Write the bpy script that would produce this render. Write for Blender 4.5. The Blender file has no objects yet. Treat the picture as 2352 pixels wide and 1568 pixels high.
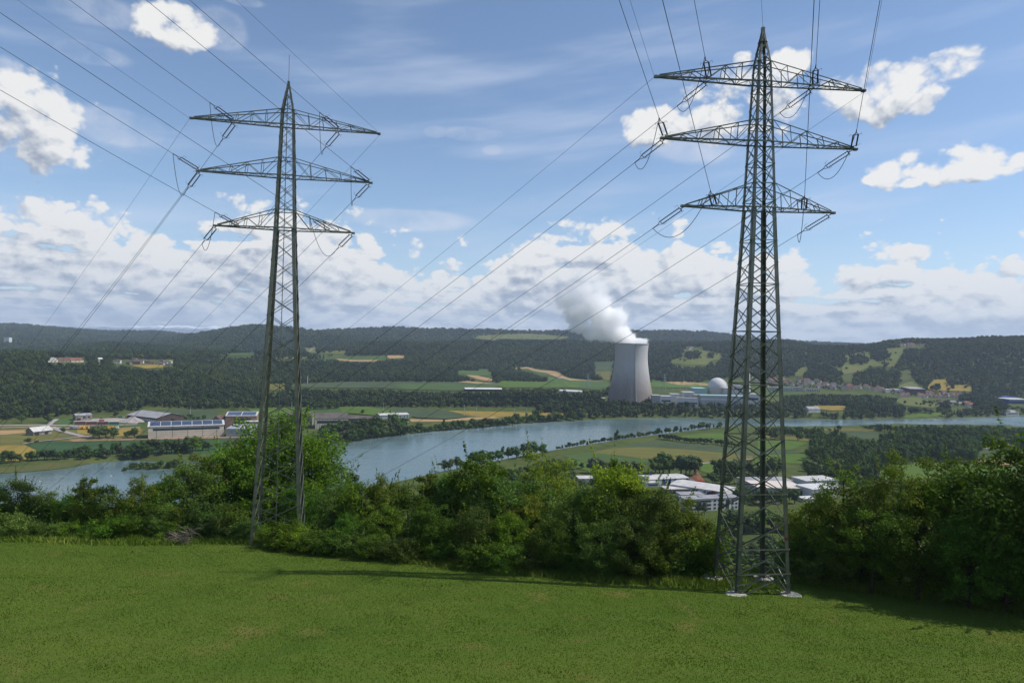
import bpy, math, random
import numpy as np
from mathutils import Vector, Matrix, geometry
random.seed(7); RNG = np.random.default_rng(11)
S = bpy.context.scene
COL = S.collection
rad = math.radians
# ---------------------------------------------------------------- camera
FP, CX, CY, H = 1568.0, 1176.0, 784.0, 155.0        # focal length and centre in a 2352 px wide picture; eye height above the river
ROLL = rad(1.3); CR, SR = math.cos(ROLL), math.sin(ROLL)
cam = bpy.data.cameras.new('camera'); camo = bpy.data.objects.new('camera', cam); COL.objects.link(camo)
cam.lens = 24; cam.sensor_width = 36; cam.clip_start = 0.5; cam.clip_end = 60000
camo.matrix_world = Matrix(((CR, -SR, 0, 0), (0, 0, -1, 0), (SR, CR, 0, H), (0, 0, 0, 1)))
S.camera = camo
S.view_settings.view_transform = 'Standard'; S.view_settings.look = 'None'
S.view_settings.exposure = 0.36; S.view_settings.gamma = 1
S.render.resolution_x = 1024; S.render.resolution_y = 682
S.cycles.max_bounces = 14; S.cycles.diffuse_bounces = 2; S.cycles.glossy_bounces = 2
S.cycles.transmission_bounces = 3; S.cycles.volume_bounces = 14; S.cycles.transparent_max_bounces = 8
S.cycles.use_denoising = True
S.cycles.volume_step_rate = 1.0; S.cycles.volume_max_steps = 256
# ---------------------------------------------------------------- sun
SUN_EL, SUN_AZ = rad(50), rad(90)                    # azimuth measured from +Y (view direction) towards +X (right)
sd = Vector((math.sin(SUN_AZ)*math.cos(SUN_EL), math.cos(SUN_AZ)*math.cos(SUN_EL), math.sin(SUN_EL)))
sl = bpy.data.lights.new('sun', 'SUN'); sl.energy = 3.9; sl.angle = rad(0.53); sl.color = (1.0, 0.945, 0.87)
slo = bpy.data.objects.new('sun', sl); COL.objects.link(slo)
slo.rotation_euler = (-sd).to_track_quat('-Z', 'Y').to_euler(); slo.location = (300, 0, 400)

# ---------------------------------------------------------------- node helper
class NT:
    def __init__(s, tree): s.t = tree; s.n = tree.nodes; s.l = tree.links
    def new(s, typ, **kw):
        n = s.n.new(typ)
        for k, v in kw.items(): setattr(n, k, v)
        return n
    def put(s, sock, v):
        if isinstance(v, bpy.types.NodeSocket): s.l.new(v, sock)
        elif v is not None: sock.default_value = v
    def m(s, op, a, b=None, c=None, clamp=False):
        n = s.new('ShaderNodeMath', operation=op, use_clamp=clamp)
        s.put(n.inputs[0], a)
        if b is not None: s.put(n.inputs[1], b)
        if c is not None: s.put(n.inputs[2], c)
        return n.outputs[0]
    def vm(s, op, a, b=None):
        n = s.new('ShaderNodeVectorMath', operation=op); s.put(n.inputs[0], a)
        if b is not None: s.put(n.inputs[1], b)
        return n.outputs[0]
    def xyz(s, x, y, z):
        n = s.new('ShaderNodeCombineXYZ')
        for i, v in enumerate((x, y, z)): s.put(n.inputs[i], v)
        return n.outputs[0]
    def sep(s, v):
        n = s.new('ShaderNodeSeparateXYZ'); s.put(n.inputs[0], v); return n.outputs
    def ss(s, v, a, b, o0=0.0, o1=1.0):
        n = s.new('ShaderNodeMapRange', interpolation_type='SMOOTHSTEP'); s.put(n.inputs[0], v)
        for i, q in enumerate((a, b, o0, o1)): s.put(n.inputs[i+1], q)
        return n.outputs[0]
    def lin(s, v, a, b, o0=0.0, o1=1.0):
        n = s.new('ShaderNodeMapRange'); s.put(n.inputs[0], v)
        for i, q in enumerate((a, b, o0, o1)): s.put(n.inputs[i+1], q)
        return n.outputs[0]
    def noise(s, vec, scale, detail=4, rough=0.5, lac=2.0, dist=0.0, out=0):
        n = s.new('ShaderNodeTexNoise'); s.put(n.inputs['Vector'], vec); s.put(n.inputs['Scale'], scale)
        s.put(n.inputs['Detail'], detail); s.put(n.inputs['Roughness'], rough); s.put(n.inputs['Lacunarity'], lac)
        s.put(n.inputs['Distortion'], dist)
        return n.outputs[out]
    def mix(s, f, a, b, mode='MIX'):
        n = s.new('ShaderNodeMix', data_type='RGBA', blend_type=mode); s.put(n.inputs[0], f)
        s.put(n.inputs[6], a); s.put(n.inputs[7], b); return n.outputs[2]
    def ramp(s, f, stops):
        n = s.new('ShaderNodeValToRGB'); s.put(n.inputs[0], f); e = n.color_ramp.elements
        while len(e) < len(stops): e.new(0.5)
        for q, (p, c) in zip(e, stops): q.position = p; q.color = (*c, 1)
        return n.outputs[0]

# ---------------------------------------------------------------- sky with clouds
def uv_of(px, py):
    a = (px-CX)/FP; b = (CY-py)/FP
    x = a*CR-b*SR; z = a*SR+b*CR
    return math.atan(x), math.atan2(z, math.hypot(x, 1))
world = bpy.data.worlds.new('World'); S.world = world; world.use_nodes = True
wt = world.node_tree; wt.nodes.clear(); W = NT(wt)
# node group: cloud height field H(u, v)
g = bpy.data.node_groups.new('cloud_field', 'ShaderNodeTree')
g.interface.new_socket('P', in_out='INPUT', socket_type='NodeSocketVector')
g.interface.new_socket('H', in_out='OUTPUT', socket_type='NodeSocketFloat'); g.interface.new_socket('Wisp', in_out='OUTPUT', socket_type='NodeSocketFloat')
G = NT(g); gi = G.new('NodeGroupInput'); go = G.new('NodeGroupOutput')
P = gi.outputs[0]; u, v, _ = G.sep(P)
# top edge of the cumulus bank, read off the photograph as azimuth -> elevation
BANK = [(-200, 400), (0, 365), (100, 395), (200, 430), (330, 462), (440, 468), (520, 432), (640, 432), (720, 470), (860, 495), (960, 540), (1060, 560), (1150, 560), (1195, 500), (1250, 448), (1290, 478), (1400, 470), (1500, 490), (1620, 490), (1700, 540), (1800, 548), (1900, 590), (1980, 540), (2100, 505), (2200, 520), (2352, 530), (2500, 520)]
fc = G.new('ShaderNodeFloatCurve'); cv = fc.mapping.curves[0]
pts = [((uv_of(a, b)[0]+0.9)/1.8, uv_of(a, b)[1]/0.5) for a, b in BANK]
pts = [(0.0, pts[0][1])]+pts+[(1.0, pts[-1][1])]
while len(cv.points) < len(pts): cv.points.new(0.5, 0.5)
for q, (a, b) in zip(cv.points, pts): q.location = (a, b)
fc.mapping.update()
G.put(fc.inputs['Value'], G.m('MULTIPLY_ADD', u, 1/1.8, 0.5))
top = G.m('MULTIPLY_ADD', fc.outputs[0], 0.5, 0.014)
band = G.m('MULTIPLY', G.m('SUBTRACT', top, v), 9.0)
band = G.m('MINIMUM', band, 0.80)
# gaps between the rows of cloud inside the bank
rowp = G.xyz(G.m('MULTIPLY', u, 3.0), G.m('MULTIPLY', G.m('LOGARITHM', G.m('MAXIMUM', G.m('ADD', v, 0.05), 0.01), math.e), 3.3), 3.7)
rows = G.noise(rowp, 1.9, 3, 0.5)
band = G.m('SUBTRACT', band, G.m('MULTIPLY', G.ss(rows, 0.56, 0.74), 0.45))
def ell(px, py, rx, ry, k=1.0):
    cu, cw = uv_of(px, py); a = rx/FP; b = ry/FP
    dx = G.m('MULTIPLY', G.m('SUBTRACT', u, cu), 1/a); dy = G.m('MULTIPLY', G.m('SUBTRACT', v, cw), 1/b)
    r = G.m('SQRT', G.m('ADD', G.m('MULTIPLY', dx, dx), G.m('MULTIPLY', dy, dy)))
    return G.m('MINIMUM', G.m('MULTIPLY', G.m('SUBTRACT', 1.22, r), 1.3*k), 0.68*k)
E = [ell(30, 275, 145, 92), ell(1700, 240, 150, 82), ell(1500, 290, 95, 46), ell(1812, 150, 50, 34), ell(1702, 138, 26, 20), ell(2035, 205, 128, 66),
     ell(2150, 155, 85, 36), ell(2170, 378, 145, 40), ell(2075, 405, 80, 24), ell(2240, 374, 80, 38), ell(408, 62, 84, 46, 1.3), ell(430, 80, 50, 30, 1.2)]
E2 = [ell(505, 68, 55, 40, 0.7), ell(275, 292, 85, 34, 0.75), ell(205, 122, 60, 20, 0.7), ell(940, 505, 130, 22, .8), ell(1080, 308, 66, 16, .6), ell(1000, 303, 30, 14, .5), ell(1130, 345, 26, 12, .5), ell(215, 22, 75, 28, .65), ell(8, 165, 28, 24, .6), ell(1610, 335, 110, 34, .6), ell(560, 3, 40, 10, .6)]
allm = band
for e in E: allm = G.m('SMOOTH_MAX', allm, e, 0.03)
# billows
warp = G.noise(P, 9.0, 3, 0.55, out=1)
Pw = G.vm('ADD', P, G.vm('SCALE', G.vm('SUBTRACT', warp, (0.5, 0.5, 0.5))))
Pw.node.inputs[1].links[0].from_node.inputs['Scale'].default_value = 0.035
vs = G.m('MULTIPLY_ADD', G.ss(v, 0.0, 0.16), -1.9, 3.3)          # flatter towards the horizon
u2, v2, _ = G.sep(Pw)
vv = G.m('ADD', v2, G.m('MULTIPLY', G.m('LOGARITHM', G.m('MAXIMUM', G.m('ADD', v2, 0.05), 0.01), math.e), 0.085))
uu = G.m('MULTIPLY', u2, 1.0)
Q = G.xyz(uu, vv, 0.0)
n1 = G.noise(Q, 8.5, 9, 0.60)
vo = G.new('ShaderNodeTexVoronoi', feature='F1'); G.put(vo.inputs['Vector'], Q); G.put(vo.inputs['Scale'], 24.0)
G.put(vo.inputs['Detail'], 3.0); G.put(vo.inputs['Roughness'], 0.55)
hh = G.m('ADD', allm, G.m('MULTIPLY', G.m('SUBTRACT', n1, 0.485), 1.1))
hh = G.m('ADD', hh, G.m('MULTIPLY', G.m('SUBTRACT', 0.53, vo.outputs['Distance']), 0.66))
G.put(go.inputs[0], hh)
wsp = E2[0]
for e in E2[1:]: wsp = G.m('MAXIMUM', wsp, e)
G.put(go.inputs[1], G.m('ADD', G.m('MINIMUM', wsp, 0.3), G.m('MULTIPLY', G.m('SUBTRACT', n1, 0.5), 1.5)))
# world tree
dirv = W.new('ShaderNodeTexCoord').outputs['Generated']
dx, dy, dz = W.sep(W.vm('NORMALIZE', dirv))
uu0 = W.m('ARCTAN2', dx, dy); vv0 = W.m('ARCSINE', dz)
# mirror what lies behind the camera onto the modelled half so that no seam shows
last = []
def field(du, dv):
    n = W.new('ShaderNodeGroup'); n.node_tree = g
    last.append(n); W.put(n.inputs[0], W.xyz(W.m('ADD', uu0, du), W.m('ADD', W.m('ABSOLUTE', vv0), dv), 0.0)); return n.outputs[0]
h0 = field(0, 0); h1 = field(0.006, 0.010); h2 = field(0.02, 0.045)
wid = W.m('MULTIPLY_ADD', W.ss(vv0, 0.10, 0.4), 0.24, 0.20)
dens = W.ss(h0, 0.0, wid)
rel = W.m('MULTIPLY', W.m('SUBTRACT', h0, h1), 1.25)
rel2 = W.m('MULTIPLY', W.m('SUBTRACT', h0, h2), 0.85)
thick = W.ss(h0, 0.05, 0.95)
lit = W.m('ADD', W.m('ADD', W.m('ADD', 0.76, rel), rel2), W.m('MULTIPLY', thick, -0.50))
lit = W.m('MINIMUM', W.m('MAXIMUM', lit, 0.0), 1.0)
ccol = W.ramp(lit, [(0.0, (0.225, 0.26, 0.33)), (0.3, (0.33, 0.36, 0.42)), (0.62, (0.53, 0.545, 0.57)), (1.0, (0.72, 0.71, 0.69))])
sky = W.new('ShaderNodeTexSky', sky_type='NISHITA', sun_disc=False, sun_elevation=SUN_EL, sun_rotation=SUN_AZ, altitude=450, air_density=1.0, dust_density=0.3, ozone_density=3.0)
SKY = 0.108
skyc = W.vm('SCALE', sky.outputs[0]); skyc.node.inputs['Scale'].default_value = SKY
# faint cirrus veil
cir = W.noise(W.xyz(W.m('MULTIPLY_ADD', vv0, 3.0, uu0), W.m('MULTIPLY_ADD', uu0, -1.4, W.m('MULTIPLY', vv0, 9.0)), 2.0), 2.2, 5, 0.5)
cirf = W.m('MULTIPLY', W.ss(cir, 0.45, 0.85), 0.45)
skyc = W.mix(cirf, skyc, (0.55, 0.60, 0.72, 1))
skyc = W.mix(W.ss(last[0].outputs[1], 0.0, 0.75, 0.0, 0.62), skyc, (0.60, 0.62, 0.68, 1))
# pale air towards the horizon
hz = W.m('MULTIPLY', W.ss(vv0, 0.20, 0.0), 0.30)
skyc = W.mix(hz, skyc, (0.50, 0.60, 0.74, 1))
ccol = W.mix(W.m('MULTIPLY', W.ss(vv0, 0.10, 0.0), 0.22), ccol, (0.55, 0.62, 0.72, 1))
fin = W.mix(W.m('MULTIPLY', dens, 0.97), skyc, ccol)
below = W.ss(dz, -0.03, -0.10)
fin = W.mix(below, fin, (0.06, 0.09, 0.05, 1))
bg = W.new('ShaderNodeBackground'); W.put(bg.inputs[0], fin); bg.inputs[1].default_value = 1.0
wo = W.new('ShaderNodeOutputWorld'); W.l.new(bg.outputs[0], wo.inputs[0])
world.cycles.sampling_method = 'MANUAL'; world.cycles.sample_map_resolution = 512
# ---------------------------------------------------------------- materials
def mat(name, base=(0.5, 0.5, 0.5), rough=0.7, spec=0.3, metal=0.0, var=0.0, vscale=1.0, var2=None, bump=0.0, bscale=20.0, stretch=None):
    """Principled material; var mixes a second tone with noise in object space."""
    m = bpy.data.materials.new(name); m.use_nodes = True; n = NT(m.node_tree)
    b = m.node_tree.nodes['Principled BSDF']
    b.inputs['Roughness'].default_value = rough; b.inputs['Specular IOR Level'].default_value = spec; b.inputs['Metallic'].default_value = metal
    b.inputs['Base Color'].default_value = (*base, 1)
    co = n.new('ShaderNodeTexCoord').outputs['Object']
    if stretch: co = n.vm('MULTIPLY', co, stretch)
    if var2 is not None or var:
        c2 = var2 if var2 is not None else tuple(min(1, c*(1-var)) for c in base)
        f = n.ss(n.noise(co, vscale, 6, 0.6), 0.35, 0.65)
        n.put(b.inputs['Base Color'], n.mix(f, (*base, 1), (*c2, 1)))
    if bump:
        bm_ = n.new('ShaderNodeBump'); bm_.inputs['Strength'].default_value = bump; bm_.inputs['Distance'].default_value = 0.3
        n.put(bm_.inputs['Height'], n.noise(co, bscale, 4, 0.6)); n.put(b.inputs['Normal'], bm_.outputs[0])
    return m

def leaf_mat(name, stops, trans=0.3, tint=(1, 1, 1), rough=0.6, spec=0.12, objvar=0.25, patch=0.0):
    m = bpy.data.materials.new(name); m.use_nodes = True; n = NT(m.node_tree)
    b = m.node_tree.nodes['Principled BSDF']; out = m.node_tree.nodes['Material Output']
    at = n.new('ShaderNodeAttribute', attribute_name='tone').outputs['Fac']
    oi = n.new('ShaderNodeObjectInfo').outputs['Random']
    co = n.new('ShaderNodeTexCoord').outputs['Object']
    f = n.m('ADD', n.m('MULTIPLY', at, 0.75), n.m('MULTIPLY', n.m('SUBTRACT', oi, 0.5), objvar))
    f = n.m('ADD', f, 0.125)
    c = n.ramp(f, stops)
    hs = n.new('ShaderNodeHueSaturation'); n.put(hs.inputs['Color'], c)
    n.put(hs.inputs['Value'], n.m('MULTIPLY_ADD', n.m('FRACT', n.m('MULTIPLY', oi, 7.31)), 0.7, 0.7))
    n.put(hs.inputs['Hue'], n.m('MULTIPLY_ADD', n.m('FRACT', n.m('MULTIPLY', oi, 3.77)), 0.035, 0.4825))
    c = hs.outputs[0]
    if patch:                                            # stands of different species and age
        gp = n.new('ShaderNodeNewGeometry').outputs['Position']; pn = n.ss(n.noise(gp, 0.0035, 4, 0.6), 0.35, 0.68)
        c = n.mix(1.0, c, n.mix(pn, (0.70, 0.80, 0.95, 1), (1.45, 1.30, 0.95, 1)), 'MULTIPLY')
    n.put(b.inputs['Base Color'], c); b.inputs['Roughness'].default_value = rough; b.inputs['Specular IOR Level'].default_value = spec
    if trans:
        t = n.new('ShaderNodeBsdfTranslucent'); n.put(t.inputs[0], n.mix(1.0, c, (1.25, 1.35, 0.5, 1), 'MULTIPLY'))
        mx = n.new('ShaderNodeMixShader'); mx.inputs[0].default_value = trans
        n.l.new(b.outputs[0], mx.inputs[1]); n.l.new(t.outputs[0], mx.inputs[2]); n.l.new(mx.outputs[0], out.inputs[0])
    return m

M = {}
M['leaf_wood'] = leaf_mat('leaf_wood', [(0.0, (0.018, 0.033, 0.008)), (0.5, (0.041, 0.066, 0.015)), (1.0, (0.083, 0.113, 0.025))], 0.0, objvar=0.4, patch=1)
M['leaf_con'] = leaf_mat('leaf_conifer', [(0.0, (0.010, 0.020, 0.009)), (1.0, (0.030, 0.048, 0.018))], 0.0, patch=1)
M['leaf_mid'] = leaf_mat('leaf_mid', [(0.0, (0.025, 0.053, 0.008)), (0.5, (0.057, 0.104, 0.014)), (1.0, (0.121, 0.175, 0.027))], 0.2)
M['leaf_willow'] = leaf_mat('leaf_willow', [(0.0, (0.045, 0.065, 0.04)), (1.0, (0.13, 0.16, 0.10))], 0.1)
M['leaf_purple'] = leaf_mat('leaf_purple', [(0.0, (0.03, 0.008, 0.012)), (1.0, (0.075, 0.02, 0.028))], 0.0)
M['leaf_dark'] = leaf_mat('leaf_dark', [(0.0, (0.026, 0.062, 0.007)), (0.5, (0.069, 0.134, 0.013)), (1.0, (0.186, 0.280, 0.033))], 0.36)
M['leaf_green'] = leaf_mat('leaf_green', [(0.0, (0.034, 0.080, 0.006)), (0.5, (0.088, 0.169, 0.012)), (1.0, (0.215, 0.308, 0.029))], 0.4)
M['leaf_yellow'] = leaf_mat('leaf_yellow', [(0.0, (0.060, 0.107, 0.008)), (0.5, (0.145, 0.223, 0.015)), (1.0, (0.306, 0.355, 0.029))], 0.40)
M['leaf_olive'] = leaf_mat('leaf_olive', [(0.0, (0.048, 0.081, 0.009)), (0.5, (0.106, 0.152, 0.018)), (1.0, (0.245, 0.260, 0.032))], 0.38)
M['leaf_grey'] = leaf_mat('leaf_greygreen', [(0.0, (0.039, 0.081, 0.013)), (0.5, (0.093, 0.159, 0.028)), (1.0, (0.232, 0.297, 0.074))], 0.36)
M['bark'] = mat('bark', (0.075, 0.058, 0.042), 0.95, 0.1, var=0.5, vscale=4, bump=0.6, bscale=12)
M['deadwood'] = mat('deadwood', (0.22, 0.19, 0.15), 0.9, 0.1, var=0.4, vscale=6)
M['steel'] = mat('pylon_steel', (0.085, 0.10, 0.075), 0.36, 0.6, metal=0.35, var2=(0.13, 0.14, 0.11), vscale=0.8)
M['wire'] = mat('wire', (0.035, 0.038, 0.042), 0.5, 0.3, metal=0.3)
M['insul'] = mat('insulator_brown', (0.05, 0.022, 0.016), 0.25, 0.6)
M['fitting'] = mat('fitting', (0.06, 0.062, 0.065), 0.5, 0.4, metal=0.5)
M['concrete'] = mat('footing_concrete', (0.46, 0.45, 0.40), 0.9, 0.1, var=0.5, vscale=3, bump=0.4, bscale=9)
M['white'] = mat('white_wall', (0.54, 0.54, 0.53), 0.7, 0.2, var=0.12, vscale=0.1)
M['whiteroof'] = mat('white_roof', (0.50, 0.49, 0.47), 0.7, 0.2, var=0.22, vscale=0.15)
M['pinkroof'] = mat('pale_pink_roof', (0.60, 0.53, 0.47), 0.8, 0.1, var=0.15, vscale=0.08)
M['greyroof'] = mat('grey_roof', (0.30, 0.30, 0.31), 0.8, 0.2, var=0.25, vscale=0.1)
M['darkroof'] = mat('dark_roof', (0.12, 0.105, 0.095), 0.9, 0.1, var=0.35, vscale=0.08)
M['redroof'] = mat('red_tile_roof', (0.22, 0.10, 0.07), 0.85, 0.1, var=0.35, vscale=0.15)
M['brownroof'] = mat('brown_tile_roof', (0.13, 0.085, 0.065), 0.85, 0.1, var=0.35, vscale=0.15)
M['brick'] = mat('pale_red_brick', (0.30, 0.19, 0.15), 0.85, 0.1, var=0.3, vscale=0.15)
M['stonewall'] = mat('old_stone_wall', (0.27, 0.24, 0.21), 0.95, 0.1, var=0.45, vscale=0.3)
M['darkwall'] = mat('dark_brown_wall', (0.085, 0.06, 0.055), 0.9, 0.1, var=0.3, vscale=0.2)
M['greymetal'] = mat('grey_sheet_metal', (0.34, 0.36, 0.38), 0.5, 0.4, metal=0.2, var=0.1, vscale=0.2)
M['cream'] = mat('cream_wall', (0.52, 0.47, 0.38), 0.8, 0.1, var=0.12, vscale=0.1)
M['glass'] = mat('window_glass', (0.03, 0.038, 0.048), 0.15, 0.5)
M['darkgap'] = mat('dark_opening', (0.03, 0.03, 0.032), 0.7, 0.2)
M['solar'] = mat('solar_panel', (0.045, 0.065, 0.115), 0.25, 0.5, metal=0.1)
M['bluepaint'] = mat('blue_paint', (0.02, 0.045, 0.22), 0.5, 0.4)
M['tealpaint'] = mat('teal_cladding', (0.30, 0.46, 0.46), 0.7, 0.2, var=0.1)
M['greenpaint'] = mat('green_paint', (0.02, 0.16, 0.08), 0.6, 0.3)
M['redpaint'] = mat('dark_red_paint', (0.14, 0.028, 0.032), 0.5, 0.4)
M['orangepaint'] = mat('orange_red_paint', (0.5, 0.09, 0.03), 0.5, 0.3)
M['yellowpaint'] = mat('yellow_paint', (0.55, 0.30, 0.03), 0.5, 0.3)
M['blackpaint'] = mat('black_paint', (0.02, 0.02, 0.022), 0.6, 0.3)
M['gravelpile'] = mat('gravel', (0.34, 0.31, 0.30), 0.95, 0.05, var=0.25, vscale=0.6, bump=0.5, bscale=1.5)
M['dirtpile'] = mat('orange_brown_earth', (0.30, 0.14, 0.075), 0.95, 0.05, var2=(0.17, 0.09, 0.055), vscale=0.4, bump=0.8, bscale=1.2)
M['swan'] = mat('swan_white', (0.8, 0.79, 0.76), 0.8, 0.1)

# ---------------------------------------------------------------- mesh helpers
class MB:
    def __init__(s): s.v = []; s.f = []; s.mi = []; s.cur = 0
    def add(s, vs, fs):
        o = len(s.v); s.v += [tuple(p) for p in vs]; s.f += [tuple(i+o for i in f) for f in fs]; s.mi += [s.cur]*len(fs); return s
    def box(s, x0, y0, z0, x1, y1, z1):
        return s.add([(x0, y0, z0), (x1, y0, z0), (x1, y1, z0), (x0, y1, z0), (x0, y0, z1), (x1, y0, z1), (x1, y1, z1), (x0, y1, z1)],
                     [(0, 3, 2, 1), (4, 5, 6, 7), (0, 1, 5, 4), (1, 2, 6, 5), (2, 3, 7, 6), (3, 0, 4, 7)])
    def prism(s, prof, axis_pts, up=Vector((0, 0, 1))):
        """extrude profile (list of 2-D points) along a straight bar a->b"""
        a, b = Vector(axis_pts[0]), Vector(axis_pts[1]); d = (b-a)
        if d.length < 1e-6: return s
        d.normalize(); r = d.cross(up)
        if r.length < 1e-3: r = d.cross(Vector((1, 0, 0)))
        r.normalize(); w = r.cross(d).normalized(); n = len(prof)
        vs = [a+r*p+w*q for p, q in prof]+[b+r*p+w*q for p, q in prof]
        fs = [(i, (i+1) % n, n+(i+1) % n, n+i) for i in range(n)]+[tuple(range(n))[::-1], tuple(range(n, 2*n))]
        return s.add(vs, fs)
    def bar(s, a, b, w, h=None, up=Vector((0, 0, 1))):
        h = h or w; return s.prism([(-w/2, -h/2), (w/2, -h/2), (w/2, h/2), (-w/2, h/2)], (a, b), up)
    def ell(s, a, b, w, t, up=Vector((0, 0, 1))):     # L-section rolled angle
        return s.prism([(0, 0), (w, 0), (w, t), (t, t), (t, w), (0, w)], (a, b), up)
    def tube(s, pts, radii, n=6, cap=True):
        pts = [Vector(p) for p in pts]
        if not hasattr(radii, '__len__'): radii = [radii]*len(pts)
        o = len(s.v); ref = Vector((0, 0, 1))
        for i, p in enumerate(pts):
            d = (pts[min(i+1, len(pts)-1)]-pts[max(i-1, 0)])
            d = d.normalized() if d.length > 1e-9 else Vector((0, 0, 1))
            r = d.cross(ref); r = r.normalized() if r.length > 1e-2 else d.cross(Vector((1, 0, 0))).normalized()
            w = r.cross(d)
            for k in range(n):
                a = 2*math.pi*k/n; s.v.append(tuple(p+(r*math.cos(a)+w*math.sin(a))*radii[i]))
        for i in range(len(pts)-1):
            for k in range(n):
                s.f.append((o+i*n+k, o+i*n+(k+1) % n, o+(i+1)*n+(k+1) % n, o+(i+1)*n+k)); s.mi.append(s.cur)
        if cap:
            s.f.append(tuple(o+k for k in range(n))[::-1]); s.mi.append(s.cur)
            s.f.append(tuple(o+(len(pts)-1)*n+k for k in range(n))); s.mi.append(s.cur)
        return s
    def lathe(s, prof, n=24, cx=0, cy=0):
        o = len(s.v)
        for r, z in prof:
            for k in range(n):
                a = 2*math.pi*k/n; s.v.append((cx+r*math.cos(a), cy+r*math.sin(a), z))
        for i in range(len(prof)-1):
            for k in range(n):
                s.f.append((o+i*n+k, o+i*n+(k+1) % n, o+(i+1)*n+(k+1) % n, o+(i+1)*n+k)); s.mi.append(s.cur)
        s.f.append(tuple(o+k for k in range(n))[::-1]); s.mi.append(s.cur)
        s.f.append(tuple(o+(len(prof)-1)*n+k for k in range(n))); s.mi.append(s.cur)
        return s
    def build(s, name, mats, parent=None, smooth=False, label=None):
        me = bpy.data.meshes.new(name); me.from_pydata(s.v, [], s.f)
        if not isinstance(mats, (list, tuple)): mats = [mats]
        for m_ in mats: me.materials.append(m_)
        if len(mats) > 1: me.polygons.foreach_set('material_index', s.mi)
        if smooth: me.polygons.foreach_set('use_smooth', [True]*len(me.polygons))
        me.update(); o = bpy.data.objects.new(name, me); COL.objects.link(o)
        if parent: o.parent = parent
        if label: o['label'] = label
        return o
def np_mesh(name, verts, quads, mats, smooth=False, mi=None, tone=None):
    """verts (N,3); quads (M,3|4) ints"""
    me = bpy.data.meshes.new(name); nv, nf, k = len(verts), len(quads), quads.shape[1]
    me.vertices.add(nv); me.vertices.foreach_set('co', np.asarray(verts, dtype=np.float32).ravel())
    me.loops.add(nf*k); me.loops.foreach_set('vertex_index', np.asarray(quads, dtype=np.int32).ravel())
    me.polygons.add(nf); me.polygons.foreach_set('loop_start', np.arange(0, nf*k, k, dtype=np.int32))
    if smooth: me.polygons.foreach_set('use_smooth', np.ones(nf, dtype=bool))
    for m_ in (mats if isinstance(mats, (list, tuple)) else [mats]): me.materials.append(m_)
    if mi is not None: me.polygons.foreach_set('material_index', mi.astype(np.int32))
    me.update(calc_edges=True)
    if tone is not None:
        a = me.attributes.new('tone', 'FLOAT', 'FACE'); a.data.foreach_set('value', tone.astype(np.float32))
    return me
def link(name, me, parent=None, loc=None):
    o = bpy.data.objects.new(name, me); COL.objects.link(o)
    if parent: o.parent = parent
    if loc is not None: o.location = loc
    return o
def tag(o, label, cat, group=None):
    o['label'] = label; o['category'] = cat
    if group: o['group'] = group
    return o
def struct(o, kind='structure', label=None):
    o['kind'] = kind
    if label: o['label'] = label
    return o
def empty(name, loc, rz=0):
    o = bpy.data.objects.new(name, None); COL.objects.link(o); o.location = loc; o.rotation_euler = (0, 0, rz)
    o.empty_display_size = 0.5; return o
def copy_tree(o, parent=None):
    c = o.copy(); COL.objects.link(c); c.parent = parent
    for ch in KIDS.get(o.name, []): copy_tree(ch, c)
    return c
KIDS = {}
def kids(root):
    """remember a prototype's children once, so copying needs no scene search"""
    for o in [q for q in COL.objects if q.parent == root]:
        KIDS.setdefault(root.name, []).append(o); kids(o)

# ---------------------------------------------------------------- value noise (numpy)
_L = RNG.random((256, 256))
def vnoise(x, y):
    xi = np.floor(x).astype(int); yi = np.floor(y).astype(int); fx = x-xi; fy = y-yi
    fx = fx*fx*(3-2*fx); fy = fy*fy*(3-2*fy); a = xi & 255; b = yi & 255; a1 = (a+1) & 255; b1 = (b+1) & 255
    return (_L[a, b]*(1-fx)+_L[a1, b]*fx)*(1-fy)+(_L[a, b1]*(1-fx)+_L[a1, b1]*fx)*fy
def fbm(x, y, o=4):
    s = 0; a = 0.5
    for k in range(o): s = s+a*vnoise(x*2**k+17*k, y*2**k+31*k); a *= 0.5
    return s/(1-0.5**o)-0.5

# ---------------------------------------------------------------- terrain
def dirs(px, py):
    a = (np.asarray(px, float)-CX)/FP; b = (CY-np.asarray(py, float))/FP
    return a*CR-b*SR, a*SR+b*CR                       # X/Y and (Z-H)/Y
def proj(X, Y, Z):
    x = X/Y; z = (Z-H)/Y
    return CX+FP*(x*CR+z*SR), CY-FP*(-x*SR+z*CR)
def yh(px): return CY+(np.asarray(px, float)-CX)*math.tan(ROLL)
def inpoly(x, y, poly):
    x = np.asarray(x, float); y = np.asarray(y, float); c = np.zeros(x.shape, bool); n = len(poly)
    for i in range(n):
        x0, y0 = poly[i]; x1, y1 = poly[i-1]
        if y0 == y1: continue
        c ^= ((y0 > y) != (y1 > y)) & (x < (x1-x0)*(y-y0)/(y1-y0)+x0)
    return c
def segdist(x, y, poly, closed=True):
    d = np.full(np.shape(x), 1e9); n = len(poly)
    for i in range(0 if closed else 1, n):
        x0, y0 = poly[i-1]; x1, y1 = poly[i]; dx, dy = x1-x0, y1-y0
        t = np.clip(((x-x0)*dx+(y-y0)*dy)/(dx*dx+dy*dy+1e-9), 0, 1)
        d = np.minimum(d, np.hypot(x-x0-t*dx, y-y0-t*dy))
    return d
def plane0(px, py, z=0.0):
    kx, kz = dirs(px, py); Y = (z-H)/kz; return kx*Y, Y
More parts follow.
